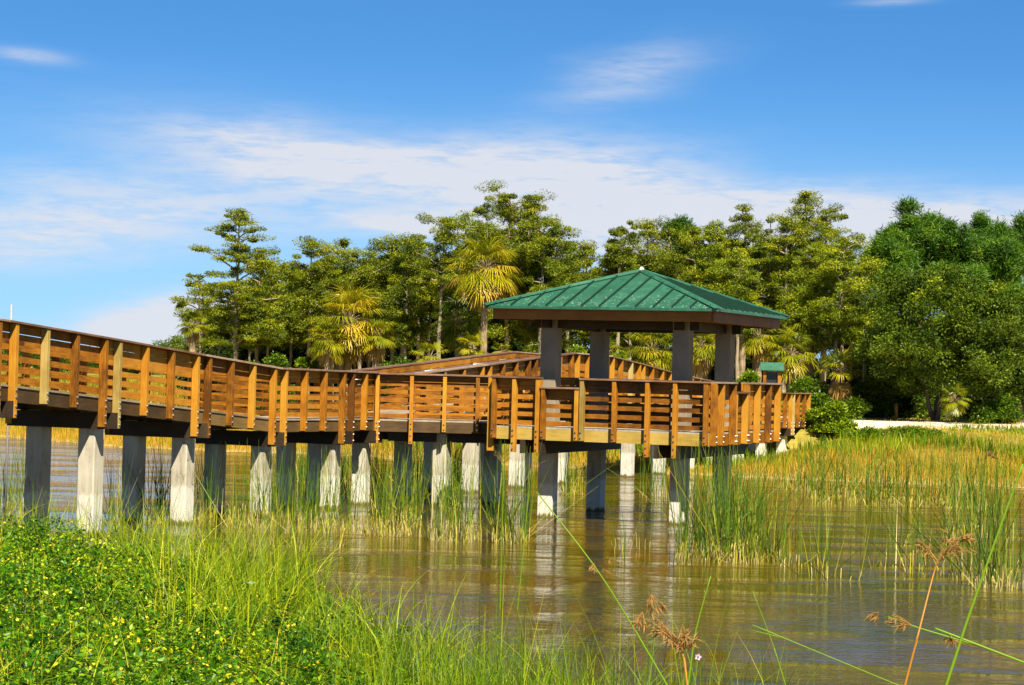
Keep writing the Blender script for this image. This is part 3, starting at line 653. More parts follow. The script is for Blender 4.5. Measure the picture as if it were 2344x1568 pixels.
def palm(name, px, yc, rpx, Y, label, nf=34, dead=.2, gold=.0, tilt=0.0, dark=0.0, trunk=True, group='cabbage palms in the wood edge'):
    reseed(px * 31 + yc * 11)
    x = XA(px, Y, yc); g = gz1(x, Y); zc = ZA(px, yc, Y) - g; Rr = rpx / 5040.0 * Y
    root = empty(name, (x, Y, g), label=label, cat='palm', group=group)
    zt = max(zc - Rr * .15, .15); mb = MB(); lean = tilt * zt
    if trunk:
        n = max(4, int(zt / .25)); tp = [(lean * ((i / n) ** 2 - 1), 0, -.1 + (zt + .1) * i / n) for i in range(n + 1)]
        mb.tube(tp, [.15 + .02 * (i % 2) + (.05 if i == 0 else 0) for i in range(n + 1)], 9)
        mb.build('trunk', B_palm, root)
    live, deadp = [], []
    pet = MB()
    for i in range(nf):
        u = (i + .5) / nf; isdead = u < dead
        e = -1.25 + 2.6 * u ** .85 + random.uniform(-.12, .12); az = i * 2.39996 + random.uniform(-.25, .25)
        if isdead: e = random.uniform(-1.5, -1.0)
        pl_ = Rr * random.uniform(.38, .55); fl = Rr * random.uniform(.55, .72)
        d0 = np.array([math.cos(az) * math.cos(e), math.sin(az) * math.cos(e), math.sin(e)]); d1 = d0 + np.array([0, 0, -.25 - .2 * (e < .5)]); d1 /= np.linalg.norm(d1)
        c = np.array([0, 0, zt]); m1 = c + d0 * pl_ * .6; h = m1 + d1 * pl_ * .5
        pet.tube([c, m1, h], [.022, .014, .009], 4, cap=False)
        side_ = np.cross(d1, [0, 0, 1]); side_ = side_ / max(np.linalg.norm(side_), 1e-6); nr = np.cross(side_, d1)
        ns = 24; an = np.linspace(-1.9, 1.9, ns) + rng.normal(0, .03, ns)
        seg = np.cos(an)[:, None] * d1 + np.sin(an)[:, None] * side_ + (.22 * np.abs(np.sin(an)))[:, None] * nr * random.uniform(-.6, 1); seg = unit(seg)
        ln = fl * (1 - .28 * (np.abs(an) / 1.9) ** 2) * rng.uniform(.9, 1.08, ns); w_ = .034 + .012 * Rr
        mid = h + seg * (ln * .55)[:, None] - np.array([0, 0, .05]) * (ln)[:, None]
        tip = mid + unit(seg * .75 + np.array([0, 0, -.75 if not isdead else -1.5]) * rng.uniform(.5, 1.2, ns)[:, None]) * (ln * .45)[:, None]
        sd_ = unit(np.cross(seg, nr + 1e-3)); b0 = np.repeat(h[None], ns, 0)
        V = np.concatenate([b0 - sd_ * .006, b0 + sd_ * .006, mid + sd_ * w_ * .5, mid - sd_ * w_ * .5, tip + sd_ * .005, tip - sd_ * .005]).reshape(6, ns, 3).transpose(1, 0, 2).reshape(-1, 3)
        k = np.arange(ns)[:, None] * 6; F = np.concatenate([k + [0, 1, 2, 3], k + [3, 2, 4, 5]])
        cv = np.tile(rng.normal(0, .05, ns) + random.gauss(0, .07), 2)
        if isdead: deadp.append((V, F, cv + .5))
        else: live.append((V, F, cv + .42 - dark + (gold * random.uniform(.2, 1.1) * (1 - u * .55)) + .14 * (1 - u)))
    pet.build('petioles', B_palm, root)
    V, F, cv = join(live); link('fronds', mesh_np('fronds', V, F, L_palm, cv), root)
    if deadp:
        V, F, cv = join(deadp); link('dead_fronds', mesh_np('dead_fronds', V, F, L_dead, cv), root)
    return root

# ---- cypresses (front row, left to right)
cypress('cypress_tree', 545, 472, 735, 92, 108, nl=24, dens=1.2, label='tall tiered cypress standing above all others at the left end of the wood', flat=.20, top_r=.28)
cypress('cypress_tree', 458, 622, 770, 58, 106, nl=11, dens=1.0, label='small cypress with drooping branches, leftmost in the wood beside open sky', lean=-.1, flat=.28)
L_ = [
 (592, 575, 730, 55, 112, 16, 'slim cypress with pale trunk just right of the tall tiered cypress', L_cyp, {}),
 (648, 600, 760, 58, 116, 17, 'round topped cypress behind the low dark shrubs left of the golden palm', L_cypy, {}),
 (712, 543, 700, 62, 110, 20, 'broad flat topped cypress above the left side of the golden palm', L_cyp, {}),
 (786, 545, 690, 42, 112, 13, 'cypress with one small tuft on a bare stem above the golden palm', L_cyp, {}),
 (850, 572, 700, 55, 114, 15, 'low cypress behind the right fronds of the golden palm', L_cypy, {}),
 (902, 543, 690, 66, 112, 20, 'spreading cypress midway between the golden palm and the tall palm', L_cyp, {}),
 (962, 532, 680, 56, 115, 17, 'flat topped cypress with see-through branches left of the long pale trunk', L_cyp, {}),
 (1014, 492, 625, 58, 107, 17, 'cypress with a long bare pale trunk left of the tall palm', L_cyp, dict(lean=.1)),
 (1165, 436, 640, 88, 112, 27, 'tallest wide cypress rising behind the tall golden palm', L_cyp, {}),
 (1242, 490, 650, 52, 109, 16, 'cypress with thin pale trunk and bare snag top right of the tall palm', L_cyp, {}),
 (1302, 545, 660, 50, 113, 15, 'open cypress above the left slope of the green gazebo roof', L_cyp, {}),
 (1343, 560, 650, 36, 118, 10, 'small thin cypress at the left side of the sky gap over the gazebo', L_cyp, {}),
 (1420, 512, 640, 46, 110, 14, 'drooping cypress at the right side of the sky gap over the gazebo', L_cyp, {}),
 (1482, 503, 640, 46, 112, 15, 'cypress directly above the peak of the gazebo roof', L_cyp, {}),
 (1622, 508, 650, 62, 110, 19, 'cypress with hanging sprays between the dark round pine and the grey topped tree', L_cypy, {}),
 (1692, 575, 690, 52, 106, 16, 'pale limbed cypress over the right slope of the gazebo roof', L_cypy, {}),
 (1706, 468, 590, 42, 114, 13, 'thin topped cypress with forked pale limbs over the gazebo right corner', L_cyp, {}),
 (1842, 436, 640, 60, 110, 22, 'tall cypress with a narrow pointed top, highest right of the gazebo', L_cyp, dict(top_r=.2)),
 (1800, 492, 660, 62, 109, 19, 'dense cypress leaning against the left side of the pointed cypress', L_cyp, {}),
 (1890, 472, 600, 50, 113, 15, 'cypress with arching feathery top right of the pointed cypress', L_cyp, {}),
 (1862, 560, 720, 66, 104, 18, 'yellow green cypress with reddish trunk behind the notice kiosk', L_cypy, dict(brk=B_pine)),
 (1922, 545, 740, 78, 102, 24, 'bright yellow green cypress with curved pale trunk left of the big oak', L_cypy, dict(lean=.25)),
 (1982, 600, 760, 62, 100, 20, 'bright feathery cypress touching the left side of the big oak', L_cypy, {}),
]
for px, yt, yb, hw, Y, nl, lab, mt, kw in L_:
    cypress('cypress_tree', px, yt, yb, hw, Y, mat=mt, nl=nl, label=lab, **kw)
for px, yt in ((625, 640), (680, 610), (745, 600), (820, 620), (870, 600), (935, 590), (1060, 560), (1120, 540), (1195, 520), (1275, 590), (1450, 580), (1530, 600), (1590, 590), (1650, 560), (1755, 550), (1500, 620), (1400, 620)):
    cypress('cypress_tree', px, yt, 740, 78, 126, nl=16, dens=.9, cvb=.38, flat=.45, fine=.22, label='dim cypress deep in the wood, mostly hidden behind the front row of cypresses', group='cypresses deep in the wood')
for i, (px, yt) in enumerate(((505, 700), (575, 660), (615, 690), (668, 650), (735, 660), (765, 620), (825, 640), (880, 620), (930, 640), (985, 600), (1050, 600), (1090, 570), (1140, 560), (1215, 560), (1270, 600), (1330, 630), (1445, 600), (1510, 585), (1575, 600), (1650, 600), (1730, 570), (1770, 590), (1820, 600), (1890, 610), (1950, 640), (1062, 482), (1112, 458), (1208, 476), (1272, 505), (1440, 530), (1530, 515), (1590, 520), (1665, 520), (1762, 492), (1930, 535), (738, 596), (828, 588), (925, 552), (1990, 560))):
    cypress('cypress_tree', px, yt, 748, 56, 113 + 4 * math.sin(i * 2.2), mat=L_cypy if i % 3 == 1 else L_cyp, nl=16, dens=.95, cvb=(.32, .40, .36, .46)[i % 4], flat=.6, top_r=.7, label='bushy cypress filling the middle of the wood between the taller cypresses', group='bushy cypresses in the middle of the wood')
# ---- pines
pine('pine_tree', 1556, 490, 610, 44, 119, 'dark round crowned pine among the cypresses right of the gazebo peak', cvb=.3, n=60)
pine('pine_tree', 2112, 448, 650, 112, 118, 'tallest dark green pine with a rounded top behind the big oak', cvb=.38, n=170)
pine('pine_tree', 2040, 520, 690, 78, 111, 'bright green pine between the yellow cypress and the tallest pine', cvb=.55, n=110)
pine('pine_tree', 2240, 486, 620, 46, 124, 'small pale topped pine behind, right of the tallest pine', cvb=.4, n=60)
pine('pine_tree', 2296, 520, 700, 82, 113, 'broad pine filling the right edge above the big oak', cvb=.5, n=120)
pine('pine_tree', 2350, 468, 640, 46, 119, 'dark pine cut by the right edge of the view', cvb=.3, n=60)
broadleaf('oak_tree', 2150, 700, 960, 150, 102, 'dark leafy tree hidden right behind the big oak', n=200, k=130, size=.17, rad=.7, cvb=.36, group='oaks behind the sandy track', dome=True)
pine('pine_tree', 2255, 610, 760, 70, 115, 'bright pine filling the gap behind the right side of the big oak', cvb=.5, n=90)
pine('pine_tree', 2325, 620, 780, 70, 110, 'bright pine low at the right edge just above the cut oak', cvb=.56, n=90)
pine('pine_tree', 2196, 478, 700, 74, 118, 'dark pine standing right against the right side of the tallest pine', cvb=.36, n=110)
pine('pine_tree', 2290, 500, 700, 60, 118, 'dark pine rising just left of the pine cut by the right edge', cvb=.40, n=90)
pine('pine_tree', 2180, 575, 720, 74, 107, 'low bright pine directly over the top of the big oak', cvb=.58, n=100)
# ---- broadleaf trees
broadleaf('oak_tree', 2150, 618, 945, 205, 94, 'big dense dark green oak beside the sandy track, largest tree at right', n=520, k=210, rad=.62, size=.125, cvb=.42)
broadleaf('oak_tree', 2345, 660, 960, 75, 96, 'dark leafy oak cut by the right edge of the view', n=200, k=190, cvb=.38, group='oaks behind the sandy track')
broadleaf('oak_tree', 2030, 740, 960, 75, 99, 'shaded leafy oak tucked under the left side of the big oak', n=190, k=190, cvb=.38, group='oaks behind the sandy track')
UN = 'broad dark leafy tree under the cypresses, filling the shade of the wood'
for i, px in enumerate(range(478, 2345, 62)):
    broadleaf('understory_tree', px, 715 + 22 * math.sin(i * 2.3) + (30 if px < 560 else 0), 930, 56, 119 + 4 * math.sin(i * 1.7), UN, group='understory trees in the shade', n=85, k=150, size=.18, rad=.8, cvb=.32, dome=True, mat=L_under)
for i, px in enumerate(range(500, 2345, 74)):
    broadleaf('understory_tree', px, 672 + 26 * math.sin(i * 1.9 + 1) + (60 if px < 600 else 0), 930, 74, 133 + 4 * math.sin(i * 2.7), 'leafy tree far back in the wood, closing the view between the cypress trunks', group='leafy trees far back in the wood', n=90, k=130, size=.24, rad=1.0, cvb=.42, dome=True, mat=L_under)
for i, px in enumerate(range(1880, 2400, 42)):
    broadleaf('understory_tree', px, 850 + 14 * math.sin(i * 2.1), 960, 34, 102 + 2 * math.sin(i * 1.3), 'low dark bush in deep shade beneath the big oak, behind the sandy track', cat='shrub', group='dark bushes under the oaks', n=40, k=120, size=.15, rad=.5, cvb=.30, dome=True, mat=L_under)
# ---- palms
palm('cabbage_palm', 1112, 602, 92, 101, 'tall cabbage palm with golden fronds and long pale trunk, left of the gazebo roof', nf=46, dead=.14, gold=.36)
palm('cabbage_palm', 800, 722, 92, 100, 'largest golden yellow cabbage palm in the middle of the wood edge', nf=50, dead=.16, gold=.42)
palm('cabbage_palm', 752, 772, 58, 99, 'green cabbage palm low at the left side of the golden palm', nf=30, dead=.1, gold=.12)
palm('cabbage_palm', 862, 762, 55, 99.5, 'cabbage palm with orange dead fronds at the right side of the golden palm', nf=28, dead=.25, gold=.18)
palm('cabbage_palm', 1052, 728, 70, 104, 'dark cabbage palm in shade left of the tall palm trunk', nf=34, dead=.0, dark=.2)
palm('palmetto', 985, 812, 48, 97, 'low yellow fan palmetto above the boardwalk ramp railing', nf=18, dead=.0, gold=.25, trunk=False, group='palmettos at the wood edge')
palm('palmetto', 1082, 790, 44, 97.5, 'low fan palmetto with bright fronds left of the tall palm trunk', nf=18, dead=.0, gold=.18, trunk=False, group='palmettos at the wood edge')
palm('palmetto', 1150, 800, 30, 97, 'small fan palmetto right of the tall palm trunk', nf=14, dead=.0, trunk=False, group='palmettos at the wood edge')
palm('cabbage_palm', 1492, 790, 70, 103, 'cabbage palm seen between the third and second gazebo columns', nf=36, dead=.1, gold=.10)
palm('cabbage_palm', 1604, 782, 60, 101, 'cabbage palm with hanging fronds seen between the two right gazebo columns', nf=34, dead=.18, gold=.10)
palm('cabbage_palm', 1702, 708, 56, 107, 'cabbage palm behind the right corner of the gazebo roof', nf=28, dead=.0, dark=.1)
palm('cabbage_palm', 1738, 762, 56, 103, 'cabbage palm just right of the rightmost gazebo column', nf=30, dead=.1)
palm('cabbage_palm', 1852, 728, 70, 104, 'tall dark cabbage palm behind the kiosk, under the yellow cypress', nf=36, dead=.0, dark=.08)
palm('cabbage_palm', 1812, 800, 66, 99, 'cabbage palm with sunlit lower fronds right above the notice kiosk', nf=36, dead=.12, gold=.14)
palm('cabbage_palm', 1925, 842, 62, 97, 'cabbage palm with a skirt of tan dead fronds left of the big oak', nf=30, dead=.5, gold=.15)
palm('cabbage_palm', 442, 738, 40, 101, 'narrow cabbage palm at the left end of the wood with dead fronds', nf=24, dead=.3)
palm('cabbage_palm', 1388, 800, 46, 105, 'cabbage palm right behind the second gazebo column', nf=24, dead=.0)
palm('palmetto', 2184, 908, 40, 90, 'pale green fan palmetto in the shade under the big oak', nf=22, dead=.0, trunk=False, group='palmettos at the wood edge')
# ---- shrubs
SH = [(575, 800, 48, 101, 'dark shrub at the foot of the tall tiered cypress', .30), (640, 772, 62, 102, 'wide dark shrub left of the golden palm', .34), (700, 800, 50, 99.5, 'rounded dark shrub touching the left of the golden palm', .36),
      (880, 802, 55, 99, 'dark shrub at the foot of the golden palm on its right', .36), (930, 768, 62, 102, 'dark green shrub between the golden palm and the dark palm', .33), (1185, 738, 58, 101, 'glossy green shrub below the left eave of the gazebo', .50),
      (1232, 770, 45, 100, 'shrub beside the leftmost gazebo column', .46), (1318, 748, 48, 102, 'bright shrub framed between the two left gazebo columns', .60), (1335, 790, 40, 99, 'low bright shrub behind the ramp between the left gazebo columns', .58),
      (1420, 772, 44, 101, 'bright shrub right of the second gazebo column', .58), (1545, 800, 50, 104, 'shaded shrub behind the third gazebo column', .4), (1718, 800, 48, 99, 'leafy shrub between the rightmost column and the kiosk', .55),
      (1760, 858, 42, 96, 'bright shrub behind the small notice kiosk', .56), (1838, 862, 52, 97, 'dark green shrub right of the notice kiosk', .48), (1880, 890, 40, 95, 'low shrub in front of the dead palm fronds', .42),
      (1990, 860, 46, 100, 'shaded shrub left of the orange stake', .35), (1915, 905, 40, 87.5, 'bright leafy bush on the bank in front of the sandy track', .66), (1868, 935, 30, 88, 'low green bush at the right end of the boardwalk railing', .55),
      (2290, 905, 52, 92, 'weedy shrub below the big oak at the right edge', .4), (1962, 905, 30, 93, 'small shrub at the left end of the sandy track', .45)]
SH += [(1975, 984, 60, 81.5, 'low green weeds in front of the left part of the sandy track', .42), (2085, 982, 70, 82, 'widest patch of low green weeds in front of the sandy track', .4)]
for px, yt, hw, Y, lab, cvb in SH:
    broadleaf('shrub', px, yt, 960, hw, Y, lab, cat='shrub', group='shrubs at the wood edge', mat=L_shrub, n=110 if Y < 84 else 70, k=60 if Y < 84 else 110, size=.085 if Y < 84 else .12, rad=.26 if Y < 84 else .42, cvb=cvb, dome=True)

# ---- far off wood on the left
def scatter_poly(n, x0, x1, y0, y1): return rng.uniform((x0, y0), (x1, y1), (n, 2))
fp = []
Pp = scatter_poly(420, XA(-60, 330), XA(470, 330), 320, 360); ztop = 3.6 + 1.4 * sm((Pp[:, 0] - XA(300, 330)) / 6) + .8 * np.sin(Pp[:, 0] * .35) * np.cos(Pp[:, 0] * .13)
Cc = np.column_stack([Pp, gz(Pp) + ztop * rng.uniform(.15, 1.0, len(Pp))])
V, F, cv = clump_leaves(Cc, rng.uniform(.8, 1.5, len(Cc)), 150, .32, .6, flat=.7, shell=.3, cvb=.35)
o = link('far_woods', mesh_np('far_woods', V, F, L_oak, cv)); tag(o, 'low hazy line of far-off trees beyond the meadow at left', 'woods', kind='stuff')

# ---- grass on the far bank and meadow
def grass_obj(name, P_, H, wid, mat, cvb, label, cat, curl=.3, lean=.25, segs=2, spread=.16, cvt=0.0):
    n = len(P_); z = gz(P_); base = np.column_stack([P_, z - .03]); V, F, t = blades(base, rng.uniform(0, 2 * PI, n), H, rng.uniform(-lean, lean, n), rng.uniform(0, curl, n), wid, segs)
    patch = .13 * wob(P_[:, 0], P_[:, 1], .7, 2.0) + .10 * wob(P_[:, 0], P_[:, 1], 2.1, 4.0); cv = np.repeat(cvb + patch + rng.normal(0, spread, n), segs) + cvt * t
    o = link(name, mesh_np(name, V, F, mat, cv)); return tag(o, label, cat, kind='stuff')
P_ = scatter_poly(150000, -30, 30, 69, 104); d = lake_sd(P_); tr = np.abs(P_[:, 1] - (92.5 - .12 * P_[:, 0])); keep = (d > .05) & ~((P_[:, 0] > 7.5) & (tr < 5.4 + rng.uniform(-2.6, 1.4, len(P_)) + 1.6 * wob(P_[:, 0], P_[:, 1], .8, 1.1)) & (rng.random(len(P_)) > .07))
P_ = P_[keep]; d = d[keep]; n = len(P_)
grass_obj('bank_grass', P_, rng.uniform(.22, .60, n) * np.clip(.5 + d / 3, .5, 1.0) * np.where(d > 11, .3, np.where(d > 7, .65, 1)) * (1 - .62 * np.exp(-((P_[:, 0] - (1.2 + (P_[:, 1] - 64.7) * .424)) / 2.6) ** 2) * (P_[:, 1] > 74) * (P_[:, 0] > 2)), rng.uniform(.018, .034, n), L_gold, .50 - .10 * sm((d - 4) / 6)[:n], 'dry golden grass covering the far bank behind the boardwalk', 'grass')
P_ = scatter_poly(30000, -5, 26, 71, 91); d = lake_sd(P_); wv = wob(P_[:, 0], P_[:, 1], .55, .4); keep = (d > 3.2) & (wv > .1) & ~((P_[:, 0] > 7.5) & (P_[:, 1] > 86.5 - .12 * P_[:, 0] + 1.5 * wob(P_[:, 0], P_[:, 1], .6, 3)))
P_ = P_[keep]; n = len(P_)
grass_obj('bank_weeds', P_, rng.uniform(.3, .75, n) * np.where((P_[:, 1] > 80) & (P_[:, 0] > 6), .4, 1), rng.uniform(.03, .06, n), L_grass, .36, 'green weeds growing through the dry grass of the far bank', 'weeds')
P_ = scatter_poly(60000, -60, 8, 104, 260); n = len(P_)
grass_obj('meadow_grass', P_, rng.uniform(.3, .6, n), rng.uniform(.06, .12, n), L_gold, .30, 'yellow green meadow stretching away behind the boardwalk at left', 'grass')

# ---- reeds
def reed_mesh(n, rx, ry, h0, h1, wid=.016, dry=.16, lean=.30, stub=0.0, cvb=.38):
    a = rng.uniform(0, 2 * PI, n); r = np.sqrt(rng.uniform(0, 1, n)); base = np.column_stack([np.cos(a) * r * rx, np.sin(a) * r * ry, np.full(n, -.15)])
    H = rng.uniform(h0, h1, n) + .15; st = rng.random(n) < stub; H[st] *= rng.uniform(.12, .4, st.sum()); le = rng.normal(0, lean, n) * .6
    fall = rng.random(n) < .10; le[fall] = rng.uniform(.5, 1.2, fall.sum()) * rng.choice([-1, 1], fall.sum())
    V, F, t = blades(base, rng.uniform(0, 2 * PI, n), H, le, rng.uniform(0, .10, n), np.full(n, wid) * rng.uniform(.7, 1.3, n), 8, .25)
    cv = np.repeat(cvb + rng.normal(0, .12, n) + np.where(rng.random(n) < dry, .3, 0) + st * .45, 8); z = t * np.repeat(H, 8) - .15
    pb = np.repeat(rng.uniform(.05, .42, n) * (rng.random(n) < .8), 8); cv = np.where(z < pb, np.maximum(cv, .82 + rng.uniform(-.1, .2, len(cv))), cv); return V, F, cv
def reeds(px0, px1, yb, ytop, n, label, depth=1.0, group='reed clumps standing in the pond', kind=None, name='reed_clump', **kw):
    px = (px0 + px1) / 2; Y = EYE * 5040 / (yb - hz(px)); x = XA(px, Y, yb); rx = (px1 - px0) / 2 / 5040 * Y; H = (yb - ytop) / 5040 * Y
    V, F, cv = reed_mesh(int(n * (1.4 if px < 1250 else 1)), rx, depth, H * .55, H * 1.02, **kw)
    o = link(name, mesh_np(name, V, F, L_reed, cv), None, (x, Y + depth * .85, 0)); return tag(o, label, 'reeds', group, kind)
reeds(1560, 1800, 1290, 1000, 420, 'thick green reed clump in front of the right corner of the viewing deck', depth=1.3, wid=.016)
reeds(1780, 1845, 1300, 1090, 34, 'loose reeds on the right side of the thick green clump', depth=.7)
reeds(1535, 1580, 1292, 1120, 26, 'few reeds on the left side of the thick green clump', depth=.5)
reeds(1845, 2215, 1162, 1005, 440, 'long green reed bed before the far bank, right of the thick clump', depth=2.6, wid=.02)
reeds(1790, 1880, 1128, 1045, 60, 'reed bed at the foot of the bank right below the boardwalk end', depth=1.6, wid=.022, dry=.4)
reeds(1855, 1905, 1322, 1130, 22, 'small group of reeds with pale bases right of the thick clump', depth=.4)
reeds(1905, 1975, 1330, 1150, 14, 'sparse thin reeds standing alone in open water at right', depth=.4)
reeds(1990, 2090, 1305, 1130, 20, 'scattered leaning reeds left of the dry brown rush', depth=.6, lean=.5)
reeds(2085, 2200, 1320, 1110, 46, 'reeds growing around the dry brown rush at right', depth=.8, lean=.35)
reeds(2235, 2365, 1352, 1010, 150, 'tall dense reeds at the lower right edge of the view', depth=1.4, dry=.25)
reeds(2200, 2360, 1240, 1030, 110, 'reed bed at the right edge behind the tall dense reeds', depth=1.5, dry=.25)
reeds(1402, 1446, 1268, 1140, 12, 'small tuft of reeds in open water below the front deck beam', depth=.3)
reeds(1455, 1500, 1260, 1120, 10, 'few upright reeds left of the front right pile', depth=.3)
reeds(1280, 1345, 1135, 1010, 60, 'reed tuft seen between the two front piles of the deck', depth=.9, wid=.018)
reeds(1460, 1540, 1140, 1010, 60, 'reed tuft behind the second and third deck piles', depth=1.0, wid=.018)
reeds(955, 1110, 1240, 1010, 190, 'reed clump with broken stubble left of the front left deck pile', depth=1.0, stub=.5, dry=.25)
reeds(1110, 1215, 1245, 1000, 130, 'dark green reed clump directly in front of the left deck corner', depth=.8, stub=.2)
reeds(780, 960, 1228, 1030, 260, 'broken reed stubble and green stems in front of the boardwalk bend', depth=1.2, stub=.6, dry=.3, lean=.3)
reeds(640, 790, 1218, 1020, 230, 'reeds standing around the fourth sunlit pile from the left', depth=1.3, stub=.5, dry=.2, lean=.3)
reeds(500, 650, 1208, 1010, 210, 'reeds standing around the third sunlit pile from the left', depth=1.4, stub=.5, dry=.2, lean=.3)
reeds(330, 385, 1200, 985, 60, 'dark tangled reeds between the first two sunlit piles', depth=.6, lean=.5, cvb=.1)
reeds(225, 275, 1215, 1010, 26, 'thin reeds just right of the first sunlit pile', depth=.5, lean=.4)
reeds(600, 880, 1130, 1000, 330, 'green reed bed in the water behind the middle of the boardwalk', depth=3.0, wid=.02)
reeds(880, 1120, 1110, 985, 330, 'green reed bed behind the boardwalk bend and the link deck', depth=3.0, wid=.022)

reeds(400, 500, 1195, 1000, 70, 'reeds just right of the second sunlit pile from the left', depth=.9, stub=.3, lean=.35)
reeds(870, 960, 1190, 1010, 90, 'reeds around the sunlit pile where the boardwalk bends', depth=1.0, stub=.3)
reeds(1000, 1060, 1170, 1000, 40, 'upright reeds left of the tall white pile under the link deck', depth=.8)
reeds(2200, 2350, 1180, 1020, 150, 'long reed bed at the right edge before the bank', depth=2.4, wid=.022, dry=.3)
reeds(2040, 2200, 1262, 1120, 24, 'low leaning reeds in the middle of the open water at right', depth=1.2, lean=.5, dry=.35)
reeds(1640, 1760, 1235, 1010, 130, 'reeds behind the thick clump under the right corner of the deck', depth=1.0)
reeds(560, 800, 1262, 1120, 60, 'sparse low reeds in open water beyond the near bank', depth=1.2, stub=.4, lean=.4)
reeds(-20, 60, 1180, 980, 70, 'reeds standing left of the first dark pile at the left edge', depth=1.0, dry=.4)
# ---- foreground bank: weeds, grass, flowers
def near_pts(n, x0, x1, y0, y1, dmin, dmax=99, keepf=None):
    P_ = scatter_poly(n, x0, x1, y0, y1); d = lake_sd(P_); k = (d > dmin) & (d < dmax) & (np.abs(P_[:, 0]) < P_[:, 1] * .26 + .6)
    return P_[k], d[k]
P_, d = near_pts(7600, -9, 1.2, 12.5, 32, -.2)
n = len(P_); hgt = .20 + .26 * sm(d / 2.0) + .17 * wob(P_[:, 0], P_[:, 1], 1.5, .7) + rng.normal(0, .07, n)
C_ = np.column_stack([P_, gz(P_) + np.clip(hgt, .1, .8)]); nl = 30
idx = np.repeat(np.arange(n), nl); dd = sph(len(idx)); dd[:, 2] = np.abs(dd[:, 2]) - .15
rr = rng.uniform(.3, 1, len(idx))[:, None]; pos = C_[idx] + dd * rr * [.17, .17, .20] + [0, 0, -.06]
T = unit(dd * [1, 1, .35] + rng.normal(size=(len(idx), 3)) * .5); Nn = unit(rng.normal(size=(len(idx), 3)) * .45 + [0, 0, 1] + dd * .3)
sz = rng.uniform(.025, .068, len(idx)); S = unit(np.cross(T, Nn)); Lz = sz[:, None]
a = pos; tip = pos + T * Lz - Nn * Lz * .15; m = pos + T * Lz * .45 - Nn * Lz * .12; l = pos + T * Lz * .42 + S * Lz * .27; r_ = pos + T * Lz * .42 - S * Lz * .27
V = np.stack([a, l, tip, m, r_], 1).reshape(-1, 3); k = np.arange(len(idx))[:, None] * 5; F = np.concatenate([k + [0, 1, 2, 3], k + [0, 3, 2, 4]])
cv = np.tile(.36 + rng.normal(0, .2, n)[idx] + rng.normal(0, .17, len(idx)) + .06 * wob(P_[:, 0], P_[:, 1], 2.1, .2)[idx], 2)
o = link('bank_weeds', mesh_np('bank_weeds', V, F, L_weed, cv)); tag(o, 'low leafy green weeds covering the near bank in the foreground', 'weeds', kind='stuff')
# taller leafy stems standing above the carpet
sel2 = rng.choice(n, 260, replace=False); B2 = np.column_stack([P_[sel2], gz(P_[sel2])]); H2 = rng.uniform(.45, .85, 260); k2 = 46
ix = np.repeat(np.arange(260), k2); tz = rng.uniform(.25, 1.0, len(ix)); lean2 = rng.normal(0, .14, (260, 2))
pos = B2[ix] + np.column_stack([lean2[ix] * tz[:, None], H2[ix] * tz]); aa = rng.uniform(0, 2 * PI, len(ix))
T = np.column_stack([np.cos(aa), np.sin(aa), rng.uniform(-.1, .7, len(ix))]); V, F2 = kites(pos, T, np.tile([0, 0, 1.], (len(ix), 1)) + rng.normal(size=(len(ix), 3)) * .3, rng.uniform(.035, .09, len(ix)), rng.uniform(.02, .045, len(ix)))
o = link('tall_weeds', mesh_np('tall_weeds', V, F2, L_weed, .36 + rng.normal(0, .2, 260)[ix] + rng.normal(0, .1, len(ix)))); tag(o, 'taller leafy weed stems standing up out of the low weeds', 'weeds', kind='stuff')
V, F2, t = blades(B2, np.arctan2(lean2[:, 1], lean2[:, 0]), H2, np.hypot(*lean2.T) / H2, np.zeros(260), np.full(260, .009), 4); o = link('weed_stems', mesh_np('weed_stems', V, F2, L_weed, np.full(len(F2), .2))); tag(o, 'upright stems of the taller weeds on the near bank', 'weeds', kind='stuff')
st = MB(); bs = np.column_stack([P_, gz(P_) - .05]); Hs = (C_[:, 2] - bs[:, 2]) + .12
V, F, t = blades(bs, rng.uniform(0, 6.28, n), Hs, rng.uniform(-.3, .3, n), rng.uniform(0, .2, n), np.full(n, .008), 3)
o = link('weed_stalks', mesh_np('weed_stalks', V, F, L_weed, np.full(len(F), .15))); tag(o, 'thin dark stalks of the leafy weeds on the near bank', 'weeds', kind='stuff')
# yellow flowers: five petals each, in small groups
sel = rng.choice(n, 330, replace=False); fl = []
Cf = np.repeat(C_[sel], 3, 0) + rng.normal(size=(990, 3)) * [.06, .06, .03] + [0, 0, .15]
nn_ = unit(rng.normal(size=(len(Cf), 3)) * .5 + [0, -.3, 1]); t1 = unit(np.cross(nn_, sph(len(Cf)))); t2 = np.cross(nn_, t1)
for q_ in range(5):
    an = q_ * 2 * PI / 5; Tq = t1 * math.cos(an) + t2 * math.sin(an) + nn_ * .25; V, F = kites(Cf, Tq, nn_, np.full(len(Cf), .014), np.full(len(Cf), .013)); fl.append((V, F, rng.uniform(0, 1, len(F))))
V, F, cv = join(fl); o = link('yellow_flowers', mesh_np('yellow_flowers', V, F, L_flow, cv)); tag(o, 'tiny yellow flowers dotted over the leafy weeds', 'flowers', kind='stuff')
